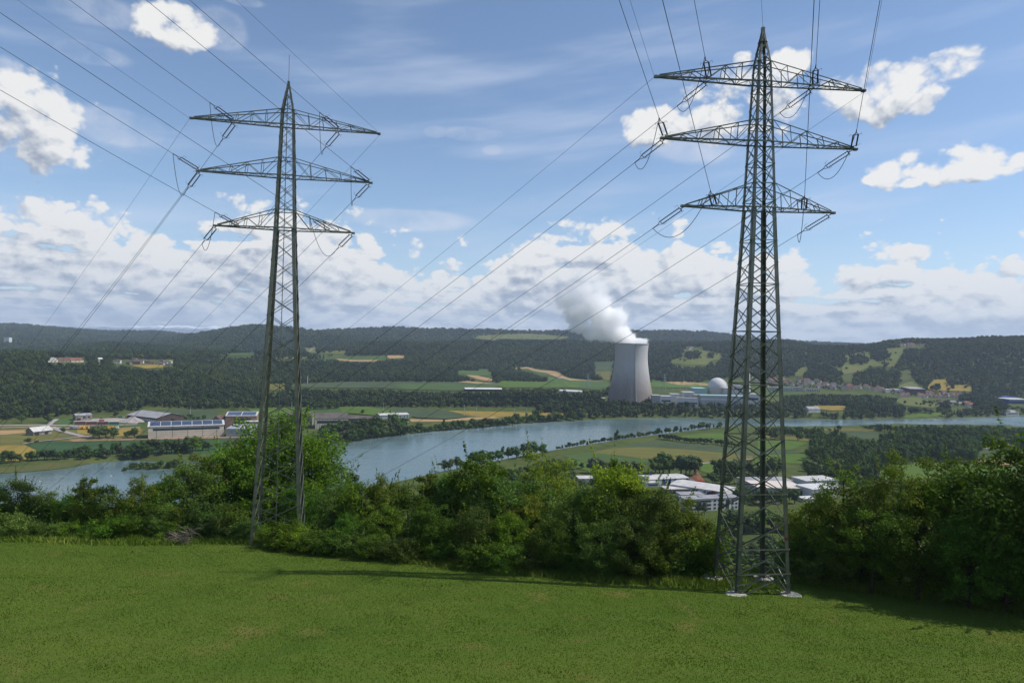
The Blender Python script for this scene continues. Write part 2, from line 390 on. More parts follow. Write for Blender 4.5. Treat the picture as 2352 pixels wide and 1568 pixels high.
far_shore = [(-260, 1108), (-60, 1094), (0, 1088), (60, 1084), (119, 1079), (165, 1074), (208, 1064), (250, 1060), (298, 1057), (345, 1060), (400, 1063), (455, 1060), (540, 1048), (640, 1036), (758, 1020), (838, 1009), (928, 997), (1076, 984), (1213, 972), (1260, 969), (1354, 964), (1447, 960.5), (1560, 960), (1662, 960.5), (1809, 962), (1937, 963.7), (2079, 961.6), (2168, 961), (2232, 959), (2307, 955.7), (2352, 954), (2600, 950)]
near_shore = [(2600, 992), (2352, 984), (2286, 978), (2140, 977), (2037, 976), (1960, 978), (1889, 981), (1800, 981), (1656, 980), (1509, 998.6), (1410, 1012), (1313, 1026.7), (1273, 1033), (1180, 1050), (1090, 1068), (1005, 1085), (900, 1108), (760, 1135), (500, 1165), (200, 1195), (-100, 1225), (-400, 1250)]
RIV = [tuple(float(q) for q in plane0(a, b)) for a, b in far_shore+near_shore]
spit = [tuple(float(q) for q in plane0(a, b)) for a, b in [(284, 1073), (300, 1068), (360, 1067), (430, 1068), (456, 1063), (462, 1069), (420, 1076), (340, 1078), (295, 1077)]]
KX = [(-500), 0, 300, 600, 900, 1200, 1450, 1600, 1800, 1950, 2100, 2352, 2900]
TY = [250, 1000, 1150, 1350, 1500, 1700, 2000, 2300, 2600, 3000, 3500, 4000, 5000, 6000, 7000, 9500]
TZ = [[5, 5, 5, 5, 5, 4, 4, 4, 4, 4, 4, 4, 4],
      [10, 5, 5, 5, 5, 4, 4, 4, 4, 4, 4, 4, 4],
      [30, 12, 6, 5, 5, 5, 5, 4, 4, 4, 4, 4, 4],
      [55, 38, 18, 8, 8, 7, 6, 6, 6, 6, 6, 6, 6],
      [70, 58, 35, 20, 12, 11, 17, 17, 12, 9, 8, 8, 8],
      [84, 82, 52, 28, 20, 18, 18, 19, 18, 14, 12, 12, 14],
      [90, 88, 66, 28, 21, 20, 20, 22, 22, 24, 20, 20, 30],
      [65, 62, 62, 50, 32, 21, 22, 24, 36, 60, 75, 90, 110],
      [40, 38, 68, 76, 60, 22, 24, 52, 75, 105, 135, 190, 200],
      [30, 28, 44, 77, 78, 26, 60, 110, 140, 150, 190, 212, 220],
      [30, 30, 92, 72, 118, 100, 122, 150, 176, 120, 196, 200, 210],
      [40, 40, 50, 110, 92, 150, 152, 165, 130, 110, 180, 190, 200],
      [75, 75, 60, 206, 120, 95, 100, 110, 120, 130, 170, 190, 200],
      [145, 145, 100, 150, 228, 232, 255, 262, 190, 185, 185, 190, 200],
      [180, 192, 148, 95, 150, 150, 150, 180, 150, 190, 170, 150, 150],
      [180, 160, 110, 60, 100, 100, 100, 100, 100, 100, 100, 100, 100]]
KX = np.array([(k-CX)/FP for k in KX]); TZ = np.array(TZ, float); TYL = np.log(np.array(TY, float))
def table(k, Y):
    i = np.clip(np.searchsorted(KX, k)-1, 0, len(KX)-2); f = np.clip((k-KX[i])/(KX[i+1]-KX[i]), 0, 1); f = f*f*(3-2*f)
    L = np.log(Y); j = np.clip(np.searchsorted(TYL, L)-1, 0, len(TYL)-2); g_ = np.clip((L-TYL[j])/(TYL[j+1]-TYL[j]), 0, 1)
    g2 = g_*g_*(3-2*g_)*0.5+g_*0.5
    return (TZ[j, i]*(1-f)+TZ[j, i+1]*f)*(1-g2)+(TZ[j+1, i]*(1-f)+TZ[j+1, i+1]*f)*g2
EDX = np.array([-300, -120, -75, -45, -31, -10, 0, 12, 25, 33, 49, 70, 110, 300.])
EDY = np.array([84, 84, 85, 86, 90, 80, 77, 74, 80, 78, 68, 62, 58, 50.])
def edge(X): return np.interp(X, EDX, EDY)
def near_z(X, Y):
    z = H-25.5-0.12*(Y-72)-0.012*(X-25.5)
    z = z+fbm(X/14, Y/14, 3)*0.35
    d = np.maximum(0, Y-edge(X)-3)
    ds = np.where(d < 12, d*d*0.30/24, d*0.30-1.8)
    return z-ds
def h0(X, Y):
    X = np.asarray(X, float); Y = np.asarray(Y, float)
    k = X/np.maximum(Y, 250.)
    zf = table(k, np.maximum(Y, 250.))
    amp = np.clip((Y-1400)/1500, 0, 1)
    zf = zf+fbm(X/520+3, Y/520, 4)*52*amp*np.clip((zf-18)/40, 0.05, 1)+fbm(X/90+9, Y/90, 3)*0.8
    ins = inpoly(X, Y, RIV) & ~inpoly(X, Y, spit); sdist = np.minimum(segdist(X, Y, RIV), segdist(X, Y, spit))
    bank = np.where(ins, -np.minimum(sdist*0.35, 3.0), np.minimum(sdist*0.25, 100))
    zf = np.where(Y < 2200, np.minimum(zf, np.maximum(bank, -3)), zf)
    return np.where(Y < 600, np.maximum(near_z(X, Y), zf), zf)
# grid rows denser where the ground is seen at a grazing angle
ys = [201.5]
while ys[-1] < 9400:
    Y = ys[-1]; ys.append(Y+max(4.0, min(Y*Y/130000.0, 45)))
YR = np.array(ys); KC = np.linspace(-1.25, 1.25, 760)
GX, GY = np.meshgrid(KC, YR); GZ = h0(GX*GY, GY)
def h(X, Y):
    """height of the terrain mesh itself"""
    X = np.asarray(X, float); Y = np.asarray(Y, float)
    k = np.clip(X/np.maximum(Y, 1), KC[0], KC[-1]-1e-6); fi = (k-KC[0])/(KC[1]-KC[0]); i = fi.astype(int); f = fi-i
    j = np.clip(np.searchsorted(YR, Y)-1, 0, len(YR)-2); g_ = np.clip((Y-YR[j])/(YR[j+1]-YR[j]), 0, 1)
    z = (GZ[j, i]*(1-f)+GZ[j, i+1]*f)*(1-g_)+(GZ[j+1, i]*(1-f)+GZ[j+1, i+1]*f)*g_
    return np.where(Y < 205, near_z(X, Y), z)
MY = np.exp(np.linspace(math.log(30), math.log(9300), 2600))
def march(px, py):
    """first terrain point on the ray through a picture point -> X, Y, Z"""
    kx, kz = dirs(px, py); X = kx*MY; Z = H+kz*MY; hh_ = h(X, MY); b = np.nonzero(Z <= hh_)[0]
    j = b[0] if len(b) else len(MY)-1
    return float(kx*MY[j]), float(MY[j]), float(hh_[j])
def grid_faces(ny, nx, keep=None):
    j, i = np.meshgrid(np.arange(ny-1), np.arange(nx-1), indexing='ij'); a = (j*nx+i).ravel()
    q = np.stack([a, a+1, a+nx+1, a+nx], 1)
    return q if keep is None else q[keep.ravel()]
# ground materials
def ground_mat(name, c1, c2, c3, s1, s2, bump=0.0, rough=0.95, stripes=None):
    m = bpy.data.materials.new(name); m.use_nodes = True; n = NT(m.node_tree); b = m.node_tree.nodes['Principled BSDF']
    co = n.new('ShaderNodeTexCoord').outputs['Object']
    f1 = n.ss(n.noise(co, s1, 5, 0.6), 0.35, 0.65); f2 = n.ss(n.noise(co, s2, 5, 0.65), 0.4, 0.7)
    c = n.mix(f2, n.mix(f1, (*c1, 1), (*c2, 1)), (*c3, 1))
    if stripes:
        x, y, _ = n.sep(co); t = n.m('ADD', n.m('MULTIPLY', x, stripes[0]), n.m('MULTIPLY', y, stripes[1]))
        s_ = n.ss(n.m('SINE', n.m('ADD', t, n.m('MULTIPLY', f1, 0.6))), 0.55, 0.95)
        c = n.mix(n.m('MULTIPLY', s_, stripes[2]), c, (*[q*0.6 for q in c1], 1))
    n.put(b.inputs['Base Color'], c); b.inputs['Roughness'].default_value = rough; b.inputs['Specular IOR Level'].default_value = 0.05
    if bump:
        bm_ = n.new('ShaderNodeBump'); bm_.inputs['Strength'].default_value = bump; bm_.inputs['Distance'].default_value = 0.1
        n.put(bm_.inputs['Height'], n.noise(co, 9.0, 5, 0.7)); n.put(b.inputs['Normal'], bm_.outputs[0])
    return m
def meadow_mat():
    m = bpy.data.materials.new('meadow_grass'); m.use_nodes = True; n = NT(m.node_tree); b = m.node_tree.nodes['Principled BSDF']
    co = n.new('ShaderNodeTexCoord').outputs['Object']
    big = n.ss(n.noise(co, 0.07, 5, 0.6), 0.3, 0.7); mid = n.ss(n.noise(co, 0.9, 6, 0.7), 0.3, 0.72); fin_ = n.ss(n.noise(co, 7.0, 4, 0.75), 0.3, 0.75)
    c = n.mix(big, (0.056, 0.102, 0.012, 1), (0.096, 0.130, 0.019, 1))
    c = n.mix(n.m('MULTIPLY', mid, 0.75), c, (0.078, 0.126, 0.016, 1))
    c = n.mix(n.m('MULTIPLY', fin_, 0.35), c, (0.045, 0.076, 0.010, 1))
    x, y, _ = n.sep(co)
    sw = n.ss(n.m('SINE', n.m('ADD', n.m('MULTIPLY', y, 1.5), n.m('MULTIPLY', big, 3.0))), -0.2, 0.9)
    c = n.mix(n.m('MULTIPLY', sw, 0.26), c, (0.09, 0.115, 0.022, 1))
    dry = n.ss(n.noise(co, 0.22, 4, 0.6), 0.56, 0.74)
    c = n.mix(n.m('MULTIPLY', dry, 0.6), c, (0.150, 0.132, 0.038, 1))
    n.put(b.inputs['Base Color'], c); b.inputs['Roughness'].default_value = 0.9; b.inputs['Specular IOR Level'].default_value = 0.08
    bm_ = n.new('ShaderNodeBump'); bm_.inputs['Strength'].default_value = 0.9; bm_.inputs['Distance'].default_value = 0.12
    n.put(bm_.inputs['Height'], n.m('ADD', n.noise(co, 2.2, 6, 0.75), n.m('MULTIPLY', n.noise(co, 12.0, 3, 0.7), 0.5))); n.put(b.inputs['Normal'], bm_.outputs[0])
    return m
M['meadow'] = meadow_mat()
M['slope'] = ground_mat('rough_slope', (0.04, 0.065, 0.014), (0.07, 0.085, 0.022), (0.03, 0.045, 0.012), 0.08, 0.5)
M['valley'] = ground_mat('valley_ground', (0.060, 0.085, 0.022), (0.085, 0.10, 0.028), (0.045, 0.065, 0.018), 0.008, 0.04)
# far terrain sheet
V = np.stack([(GX*GY).ravel(), GY.ravel(), GZ.ravel()], 1)
terr = link('terrain', np_mesh('terrain', V, grid_faces(len(YR), len(KC)), M['valley'], True)); struct(terr)
# near hillside and meadow (cartesian grid)
nx_ = np.concatenate([np.arange(-520, -140, 8.), np.arange(-140, 140, 1.0), np.arange(140, 521, 8.)]); ny_ = np.concatenate([np.arange(-120, 20, 6.), np.arange(20, 130, 1.0), np.arange(130, 204, 4.)])
NXg, NYg = np.meshgrid(nx_, ny_); NZg = near_z(NXg, NYg)
cxm = (NXg[:-1, :-1]+NXg[1:, 1:])/2; cym = (NYg[:-1, :-1]+NYg[1:, 1:])/2; ism = cym < edge(cxm)+4
Vn = np.stack([NXg.ravel(), NYg.ravel(), NZg.ravel()], 1)
struct(link('meadow', np_mesh('meadow', Vn, grid_faces(len(ny_), len(nx_), ism), M['meadow'], True)))
struct(link('hillside', np_mesh('hillside', Vn, grid_faces(len(ny_), len(nx_), ~ism), M['slope'], True)))
# water
wm = bpy.data.materials.new('river_water'); wm.use_nodes = True; n = NT(wm.node_tree); b = wm.node_tree.nodes['Principled BSDF']
co = n.new('ShaderNodeTexCoord').outputs['Object']
b.inputs['Roughness'].default_value = 0.12; b.inputs['IOR'].default_value = 1.33
wf = n.ss(n.noise(co, 0.006, 4, 0.6), 0.35, 0.7)
n.put(b.inputs['Base Color'], n.mix(wf, (0.075, 0.125, 0.128, 1), (0.115, 0.165, 0.165, 1)))
n.put(b.inputs['Roughness'], n.lin(wf, 0, 1, 0.14, 0.32))
bm_ = n.new('ShaderNodeBump'); bm_.inputs['Strength'].default_value = 0.55; bm_.inputs['Distance'].default_value = 0.6
st = n.vm('MULTIPLY', co, (0.6, 1.0, 1.0))
n.put(bm_.inputs['Height'], n.m('ADD', n.noise(st, 0.16, 5, 0.65), n.m('MULTIPLY', n.noise(st, 0.03, 2, 0.5), 1.5))); n.put(b.inputs['Normal'], bm_.outputs[0])
wv = np.array([(-1500, 430, 0), (2200, 430, 0), (2200, 2100, 0), (-1500, 2100, 0)], float)
struct(link('river_water', np_mesh('river_water', wv, np.array([[0, 1, 2, 3]]), wm)))
# snow-topped mountains on the far horizon
def mountains():
    kx = np.linspace(-0.95, 0.25, 420); rows_ = np.linspace(0, 1, 24); Yb = 20000
    A, B = np.meshgrid(kx, rows_); Yy = Yb+B*5000; X = A*Yy
    prof = np.interp(CX+A*FP, [-400, 0, 150, 260, 330, 420, 480, 560, 620, 760, 900, 1600], [120, 330, 300, 330, 420, 470, 430, 480, 380, 330, 200, 50])
    n_ = np.abs(fbm(X/1500, Yy/1500, 6))*2; z = prof*np.sin(np.clip(B*1.25, 0, 1)*math.pi/2+0.0)*(0.45+n_*0.9)+60
    m = mat('mountain_rock_snow', (0.16, 0.18, 0.21), 0.9, 0.1); n = NT(m.node_tree); b = m.node_tree.nodes['Principled BSDF']
    co = n.new('ShaderNodeTexCoord').outputs['Object']; zz = n.sep(co)[2]
    f = n.ss(n.m('ADD', zz, n.m('MULTIPLY', n.noise(co, 0.0016, 6, 0.7), 330)), 470, 560)
    n.put(b.inputs['Base Color'], n.mix(f, (0.13, 0.16, 0.20, 1), (0.75, 0.77, 0.80, 1)))
    struct(link('mountains', np_mesh('mountains', np.stack([X.ravel(), Yy.ravel(), z.ravel()], 1), grid_faces(24, 420), m, True)))
mountains()
bp = np.array([(-40000, 9300, -5), (40000, 9300, -5), (40000, 27000, -5), (-40000, 27000, -5)], float)
struct(link('plain', np_mesh('plain', bp, np.array([[0, 1, 2, 3]]), M['slope'])))

# ---------------------------------------------------------------- fields: polygons read off the photograph, laid on the ground
def c5(*p): return [(a/3.36, 728+b/3.36) for a, b in p]
def c6(*p): return [(630+a/3.36, 728+b/3.36) for a, b in p]
def c7(*p): return [(1260+a/3.733, 728+b/3.733) for a, b in p]
def c8(*p): return [(1750+a/3.733, 728+b/3.733) for a, b in p]
def fmat(nm, c, c2=None, stripes=None):
    c2 = c2 or tuple(q*0.78 for q in c); M[nm] = ground_mat(nm, c, c2, (c[0]*1.15, c[1]*0.92, c[2]*0.9), 0.01, 0.06, stripes=stripes)
fmat('crop_green', (0.062, 0.110, 0.034)); fmat('crop_dark', (0.040, 0.088, 0.036), stripes=(0.02, 0.16, 0.25)); fmat('crop_bright', (0.075, 0.135, 0.025))
fmat('crop_olive', (0.125, 0.130, 0.038), stripes=(0.03, 0.17, 0.3)); fmat('crop_yellow', (0.235, 0.190, 0.045), stripes=(0.14, 0.06, 0.25)); fmat('crop_tan', (0.33, 0.24, 0.12)); fmat('dirt_tan', (0.26, 0.19, 0.12), (0.14, 0.13, 0.05))
fmat('gravel_yard', (0.33, 0.31, 0.29)); fmat('reeds', (0.085, 0.095, 0.035), (0.05, 0.07, 0.025)); fmat('pasture', (0.095, 0.125, 0.036), (0.13, 0.135, 0.045)); fmat('crop_greygreen', (0.060, 0.090, 0.045)); fmat('road_tar', (0.30, 0.29, 0.28)); fmat('vineyard', (0.075, 0.095, 0.035), stripes=(0.25, 0.1, 0.35))
FIELDS = [
 ('field', 'crop_olive', c5((0, 840), (420, 830), (1000, 862), (1100, 860), (1100, 950), (560, 965), (370, 955), (180, 985), (0, 1000))),
 ('field', 'crop_dark', c5((200, 985), (370, 960), (560, 967), (1100, 953), (1980, 932), (2100, 960), (1900, 1010), (1600, 1060), (1000, 1075), (500, 1085), (330, 1065), (310, 1040))),
 ('field', 'crop_yellow', c5((-200, 1000), (0, 997), (190, 987), (308, 1042), (280, 1085), (150, 1110), (0, 1115), (-200, 1120))),
 ('field', 'crop_tan', c5((-100, 885), (0, 878), (230, 872), (240, 890), (0, 912), (-100, 915))),
 ('bare_ground', 'dirt_tan', c5((520, 945), (700, 928), (1080, 942), (1700, 920), (1900, 912), (1985, 930), (1100, 951), (560, 965))),
 ('field', 'crop_yellow', c5((590, 872), (700, 868), (690, 912), (600, 905))),
 ('field', 'crop_yellow', c5((905, 858), (1085, 850), (1080, 905), (900, 925))),
 ('grass_strip', 'crop_green', c5((430, 795), (560, 770), (700, 790), (860, 815), (1090, 825), (1090, 845), (600, 850), (420, 825))),
 ('gravel_yard', 'gravel_yard', c5((560, 795), (720, 785), (880, 780), (1000, 785), (1080, 805), (1060, 822), (860, 812), (700, 808), (575, 808))),
 ('field', 'crop_greygreen', c5((1200, 727), (1260, 716), (1640, 712), (1690, 730), (1660, 790), (1580, 805), (1350, 780), (1230, 750))),
 ('field', 'crop_bright', c5((1900, 712), (2060, 705), (2200, 705), (2300, 730), (2100, 770), (1990, 760))),
 ('reed_bank', 'reeds', c5((-100, 1172), (0, 1168), (300, 1150), (680, 1120), (698, 1134), (520, 1168), (400, 1178), (200, 1196), (0, 1208), (-100, 1210))),
 ('field', 'crop_bright', c6((500, 700), (720, 697), (900, 725), (1100, 762), (1040, 785), (750, 762), (520, 742))),
 ('field', 'crop_greygreen', c6((722, 697), (1320, 720), (1500, 775), (1320, 792), (1100, 782), (900, 728))),
 ('field', 'crop_yellow', c6((1340, 722), (1900, 735), (2360, 747), (2358, 766), (1960, 762), (1760, 772), (1530, 767))),
 ('field', 'crop_tan', c6((1040, 788), (1330, 792), (1500, 775), (1700, 770), (1750, 778), (1320, 808), (1060, 810))),
 ('field', 'crop_green', c6((90, 705), (260, 702), (500, 700), (520, 745), (300, 760), (120, 735))),
 ('field', 'crop_greygreen', c6((130, 520), (530, 503), (760, 502), (1340, 505), (1700, 503), (1745, 522), (1680, 565), (1400, 572), (1000, 562), (780, 547), (550, 552), (130, 545))),
 ('field', 'crop_olive', c6((-60, 522), (90, 518), (90, 570), (-60, 570))),
 ('field', 'crop_green', c6((900, 520), (1340, 522), (1745, 528), (1680, 563), (1400, 570), (1000, 558))),
 ('field', 'crop_tan', c6((1400, 502), (1500, 498), (1740, 520), (1560, 517))),
 ('field', 'crop_tan', c6((1480, 450), (1560, 452), (1640, 470), (1745, 494), (1640, 497), (1560, 480))),
 ('field', 'crop_green', c6((1410, 427), (1440, 414), (1640, 416), (1695, 440), (1640, 458), (1420, 447))),
 ('field', 'crop_green', c6((1560, 405), (1690, 405), (1650, 418), (1580, 418))),
 ('field', 'crop_bright', c6((1760, 495), (2100, 502), (2120, 465), (2230, 480), (2352, 490), (2352, 545), (1780, 547), (1700, 530))),
 ('field', 'crop_tan', c6((1810, 395), (1960, 388), (2130, 415), (2190, 430), (2130, 442), (1960, 402), (1840, 402))),
 ('field', 'crop_green', c6((1830, 404), (1960, 404), (2120, 440), (2110, 460), (2050, 452), (1970, 420))),
 ('field', 'crop_green', c6((100, 315), (240, 310), (860, 298), (860, 330), (760, 333), (500, 325), (250, 320))),
 ('field', 'crop_tan', c6((850, 298), (1012, 299), (1000, 318), (890, 323))),
 ('field', 'crop_tan', c6((470, 323), (760, 333), (840, 336), (760, 346), (500, 337))),
 ('field', 'crop_olive', c6((-10, 318), (100, 312), (240, 316), (240, 326), (0, 328))),
 ('pasture', 'pasture', c6((210, 245), (320, 235), (330, 268), (550, 258), (555, 288), (290, 278))),
 ('pasture', 'pasture', c6((1520, 150), (1700, 140), (1960, 130), (2100, 138), (2280, 155), (2230, 170), (1960, 170), (1740, 166), (1700, 182), (1550, 165))),
 ('field', 'crop_green', c5((1690, 285), (2000, 274), (1940, 300), (1705, 302))),
 ('field', 'crop_yellow', c5((1000, 378), (1160, 372), (1260, 375), (1260, 395), (1120, 402))),
 ('pasture', 'pasture', c5((1230, 335), (1340, 333), (1340, 345), (1240, 347))),
 ('field', 'crop_greygreen', c7((390, 387), (562, 384), (550, 462), (398, 462))),
 ('field', 'crop_olive', c7((355, 467), (552, 462), (540, 545), (480, 548), (450, 505))),
 ('field', 'crop_green', c7((-10, 540), (150, 520), (300, 538), (520, 556), (510, 605), (440, 628), (-10, 595))),
 ('field', 'crop_tan', c7((-10, 463), (80, 470), (180, 530), (270, 542), (520, 555), (180, 545), (-10, 490))),
 ('field', 'crop_bright', c7((868, 560), (900, 540), (1000, 560), (1370, 570), (1372, 607), (1200, 612), (880, 604))),
 ('field', 'crop_tan', c7((1000, 560), (1180, 560), (1372, 575), (1372, 588), (1120, 586))),
 ('pasture', 'pasture', c7((1150, 288), (1320, 285), (1490, 320), (1480, 345), (1470, 367), (1390, 378), (1350, 415), (1180, 415), (1060, 400), (1045, 372), (1140, 350))),
 ('field', 'crop_bright', c7((1130, 1022), (1250, 1006), (1400, 998), (1515, 995), (1515, 1078), (1400, 1062), (1150, 1044))),
 ('field', 'crop_greygreen', c7((520, 1138), (900, 1062), (960, 1064), (1500, 1112), (1750, 1142), (1750, 1186), (1300, 1145), (900, 1112))),
 ('field', 'crop_olive', c7((370, 1160), (560, 1125), (900, 1114), (1300, 1147), (1750, 1188), (1750, 1225), (1500, 1240), (1300, 1258), (900, 1225), (600, 1190))),
 ('field', 'crop_green', c7((110, 1190), (370, 1160), (600, 1192), (900, 1227), (900, 1260), (640, 1260), (300, 1245))),
 ('field', 'crop_bright', c7((1270, 1266), (1500, 1242), (1650, 1228), (1650, 1320), (1440, 1325), (1370, 1345), (1290, 1315))),
 ('field', 'crop_bright', c7((165, 1218), (310, 1247), (420, 1262), (400, 1330), (200, 1300))),
 ('field', 'crop_olive', c8((-40, 1008), (200, 1018), (470, 1045), (440, 1068), (200, 1050), (-40, 1035))),
 ('field', 'crop_bright', c8((-40, 1037), (200, 1052), (440, 1070), (310, 1112), (250, 1140), (-40, 1130))),
 ('field', 'crop_greygreen', c8((-60, 1132), (250, 1142), (330, 1165), (-60, 1185))),
 ('field', 'crop_bright', c8((-60, 1188), (330, 1168), (510, 1182), (380, 1262), (-60, 1250))),
 ('field', 'crop_greygreen', c8((550, 985), (900, 983), (1270, 1000), (1590, 1033), (1560, 1052), (1200, 1018), (880, 1048), (780, 1022))),
 ('field', 'crop_greygreen', c8((1815, 1155), (1960, 1120), (2170, 1086), (2160, 1150), (2130, 1215), (1860, 1228))),
 ('field', 'crop_tan', c8((1830, 1233), (2170, 1228), (2180, 1262), (2030, 1274), (1850, 1256))),
 ('field', 'crop_bright', c8((990, 1300), (1340, 1250), (1440, 1243), (1850, 1262), (2180, 1278), (2100, 1380), (1050, 1400))),
 ('field', 'crop_yellow', c8((400, 764), (725, 764), (712, 802), (600, 807), (480, 792))),
 ('field', 'crop_green', c8((-20, 640), (345, 643), (352, 665), (0, 682), (-20, 680))),
 ('pasture', 'pasture', c8((1155, 600), (1300, 552), (1400, 618), (1300, 628), (1160, 612))),
 ('field', 'crop_yellow', c8((1420, 600), (1480, 540), (1585, 538), (1600, 580), (1780, 590), (1800, 610), (1795, 642), (1430, 632))),
 ('pasture', 'pasture', c8((250, 512), (330, 440), (500, 400), (620, 375), (740, 330), (850, 310), (1000, 290), (1080, 273), (1235, 262), (1180, 350), (1130, 440), (1000, 425), (905, 440), (790, 480), (680, 502), (690, 430), (600, 440), (420, 430), (330, 510))),
 ('pasture', 'vineyard', c8((1180, 480), (1280, 440), (1295, 540), (1190, 565))),
 ('pasture', 'vineyard', c8((680, 505), (790, 485), (770, 560), (700, 560))),
 ('pasture', 'pasture', c8((1130, 722), (1200, 695), (1330, 690), (1560, 758), (1460, 782), (1230, 762))),
 ('field', 'crop_bright', c8((1210, 838), (1560, 824), (1570, 850), (1230, 870))),
 ('field', 'crop_olive', c8((520, 958), (600, 950), (900, 958), (1000, 970), (900, 982), (540, 980))),
]
def drape(name, m, poly, off=None, kind='structure'):
    W3 = [march(a, b) for a, b in poly]; P2 = [(a, b) for a, b, _ in W3]
    if max(p[1] for p in P2) > 8800: return None
    # densify the outline, then triangulate with interior points
    xs = np.array([p[0] for p in P2]); ys_ = np.array([p[1] for p in P2]); Ym = ys_.mean(); step = max(12.0, Ym/80)
    out = []
    for i in range(len(P2)):
        a = Vector(P2[i]); b_ = Vector(P2[(i+1) % len(P2)]); n_ = max(1, int((b_-a).length/step))
        for t in range(n_): out.append(a.lerp(b_, t/n_))
    gx, gy = np.meshgrid(np.arange(xs.min(), xs.max(), step), np.arange(ys_.min(), ys_.max(), step)); gx = gx.ravel(); gy = gy.ravel()
    po = [(p.x, p.y) for p in out]; k = inpoly(gx, gy, po) & (segdist(gx, gy, po) > step*0.4)
    ptsv = out+[Vector((a, b_)) for a, b_ in zip(gx[k], gy[k])]; nb = len(out)
    r = geometry.delaunay_2d_cdt(ptsv, [(i, (i+1) % nb) for i in range(nb)], [list(range(nb))], 1, 0.01)
    vx = np.array([(p.x, p.y) for p in r[0]]); z = h(vx[:, 0], vx[:, 1]); o_ = off if off is not None else 0.25+vx[:, 1]*0.0004
    me = bpy.data.meshes.new(name); me.from_pydata(np.column_stack([vx, z+o_]).tolist(), [], [tuple(f) for f in r[2]]); me.materials.append(m); me.update()
    o = link(name, me); struct(o, kind)
    if me.polygons and me.polygons[0].normal.z < 0: me.flip_normals()
    return o
CLEAR = []
for i_, (nm, mt, poly) in enumerate(FIELDS):
    drape(nm, M[mt], poly, off=0.3+0.05*(i_ % 7)+(0.0 if poly[0][1] > 940 else 1.2)); CLEAR.append(poly)
def drape_line(name, m, pts, width, off=0.55):
    W3 = [march(a, b) for a, b in pts]; L_ = []; R_ = []; dense = []
    for i in range(len(W3)-1):
        a = Vector(W3[i][:2]); b_ = Vector(W3[i+1][:2]); n_ = max(1, int((b_-a).length/15))
        dense += [a.lerp(b_, t/n_) for t in range(n_)]
    dense.append(Vector(W3[-1][:2])); vs = []; fs = []
    for i, p in enumerate(dense):
        d = (dense[min(i+1, len(dense)-1)]-dense[max(i-1, 0)]).normalized(); nn = Vector((-d.y, d.x))*width/2
        for q in (p+nn, p-nn): vs.append((q.x, q.y, float(h(q.x, q.y))+off))
        if i: fs.append((2*i-2, 2*i-1, 2*i+1, 2*i))
    mb = MB(); mb.add(vs, fs); o = mb.build(name, m); struct(o); return o
drape_line('road', M['road_tar'], c5((400, 850), (470, 880), (560, 905), (640, 925), (700, 925)), 9, 0.85)
drape_line('farm_track', M['gravel_yard'], c5((170, 985), (260, 965), (380, 955), (520, 940), (640, 925)), 5, 0.95)
drape_line('farm_track', M['gravel_yard'], c5((0, 858), (250, 850), (420, 855), (700, 868), (1080, 852)), 5, 0.9)
drape_line('road', M['road_tar'], c5((440, 790), (400, 815), (380, 835)), 7, 0.9)
drape_line('railway', M['gravel_yard'], c5((-60, 842), (300, 836), (600, 842), (900, 836), (1060, 832)), 8, 0.8)
drape_line('farm_track', M['gravel_yard'], c7((1290, 1262), (1500, 1240), (1740, 1222)), 4, 0.9)
drape_line('farm_track', M['gravel_yard'], c7((40, 500), (100, 530), (150, 510)), 5, 1.8)
drape_line('farm_track', M['gravel_yard'], c6((250, 270), (290, 250), (320, 240)), 5, 2.0)
drape_line('farm_track', M['gravel_yard'], c8((1330, 1252), (1440, 1244), (1500, 1240)), 4, 0.9)
drape_line('farm_track', M['gravel_yard'], c8((1910, 1130), (2040, 1105), (2110, 1095), (2200, 1090)), 4, 0.9)
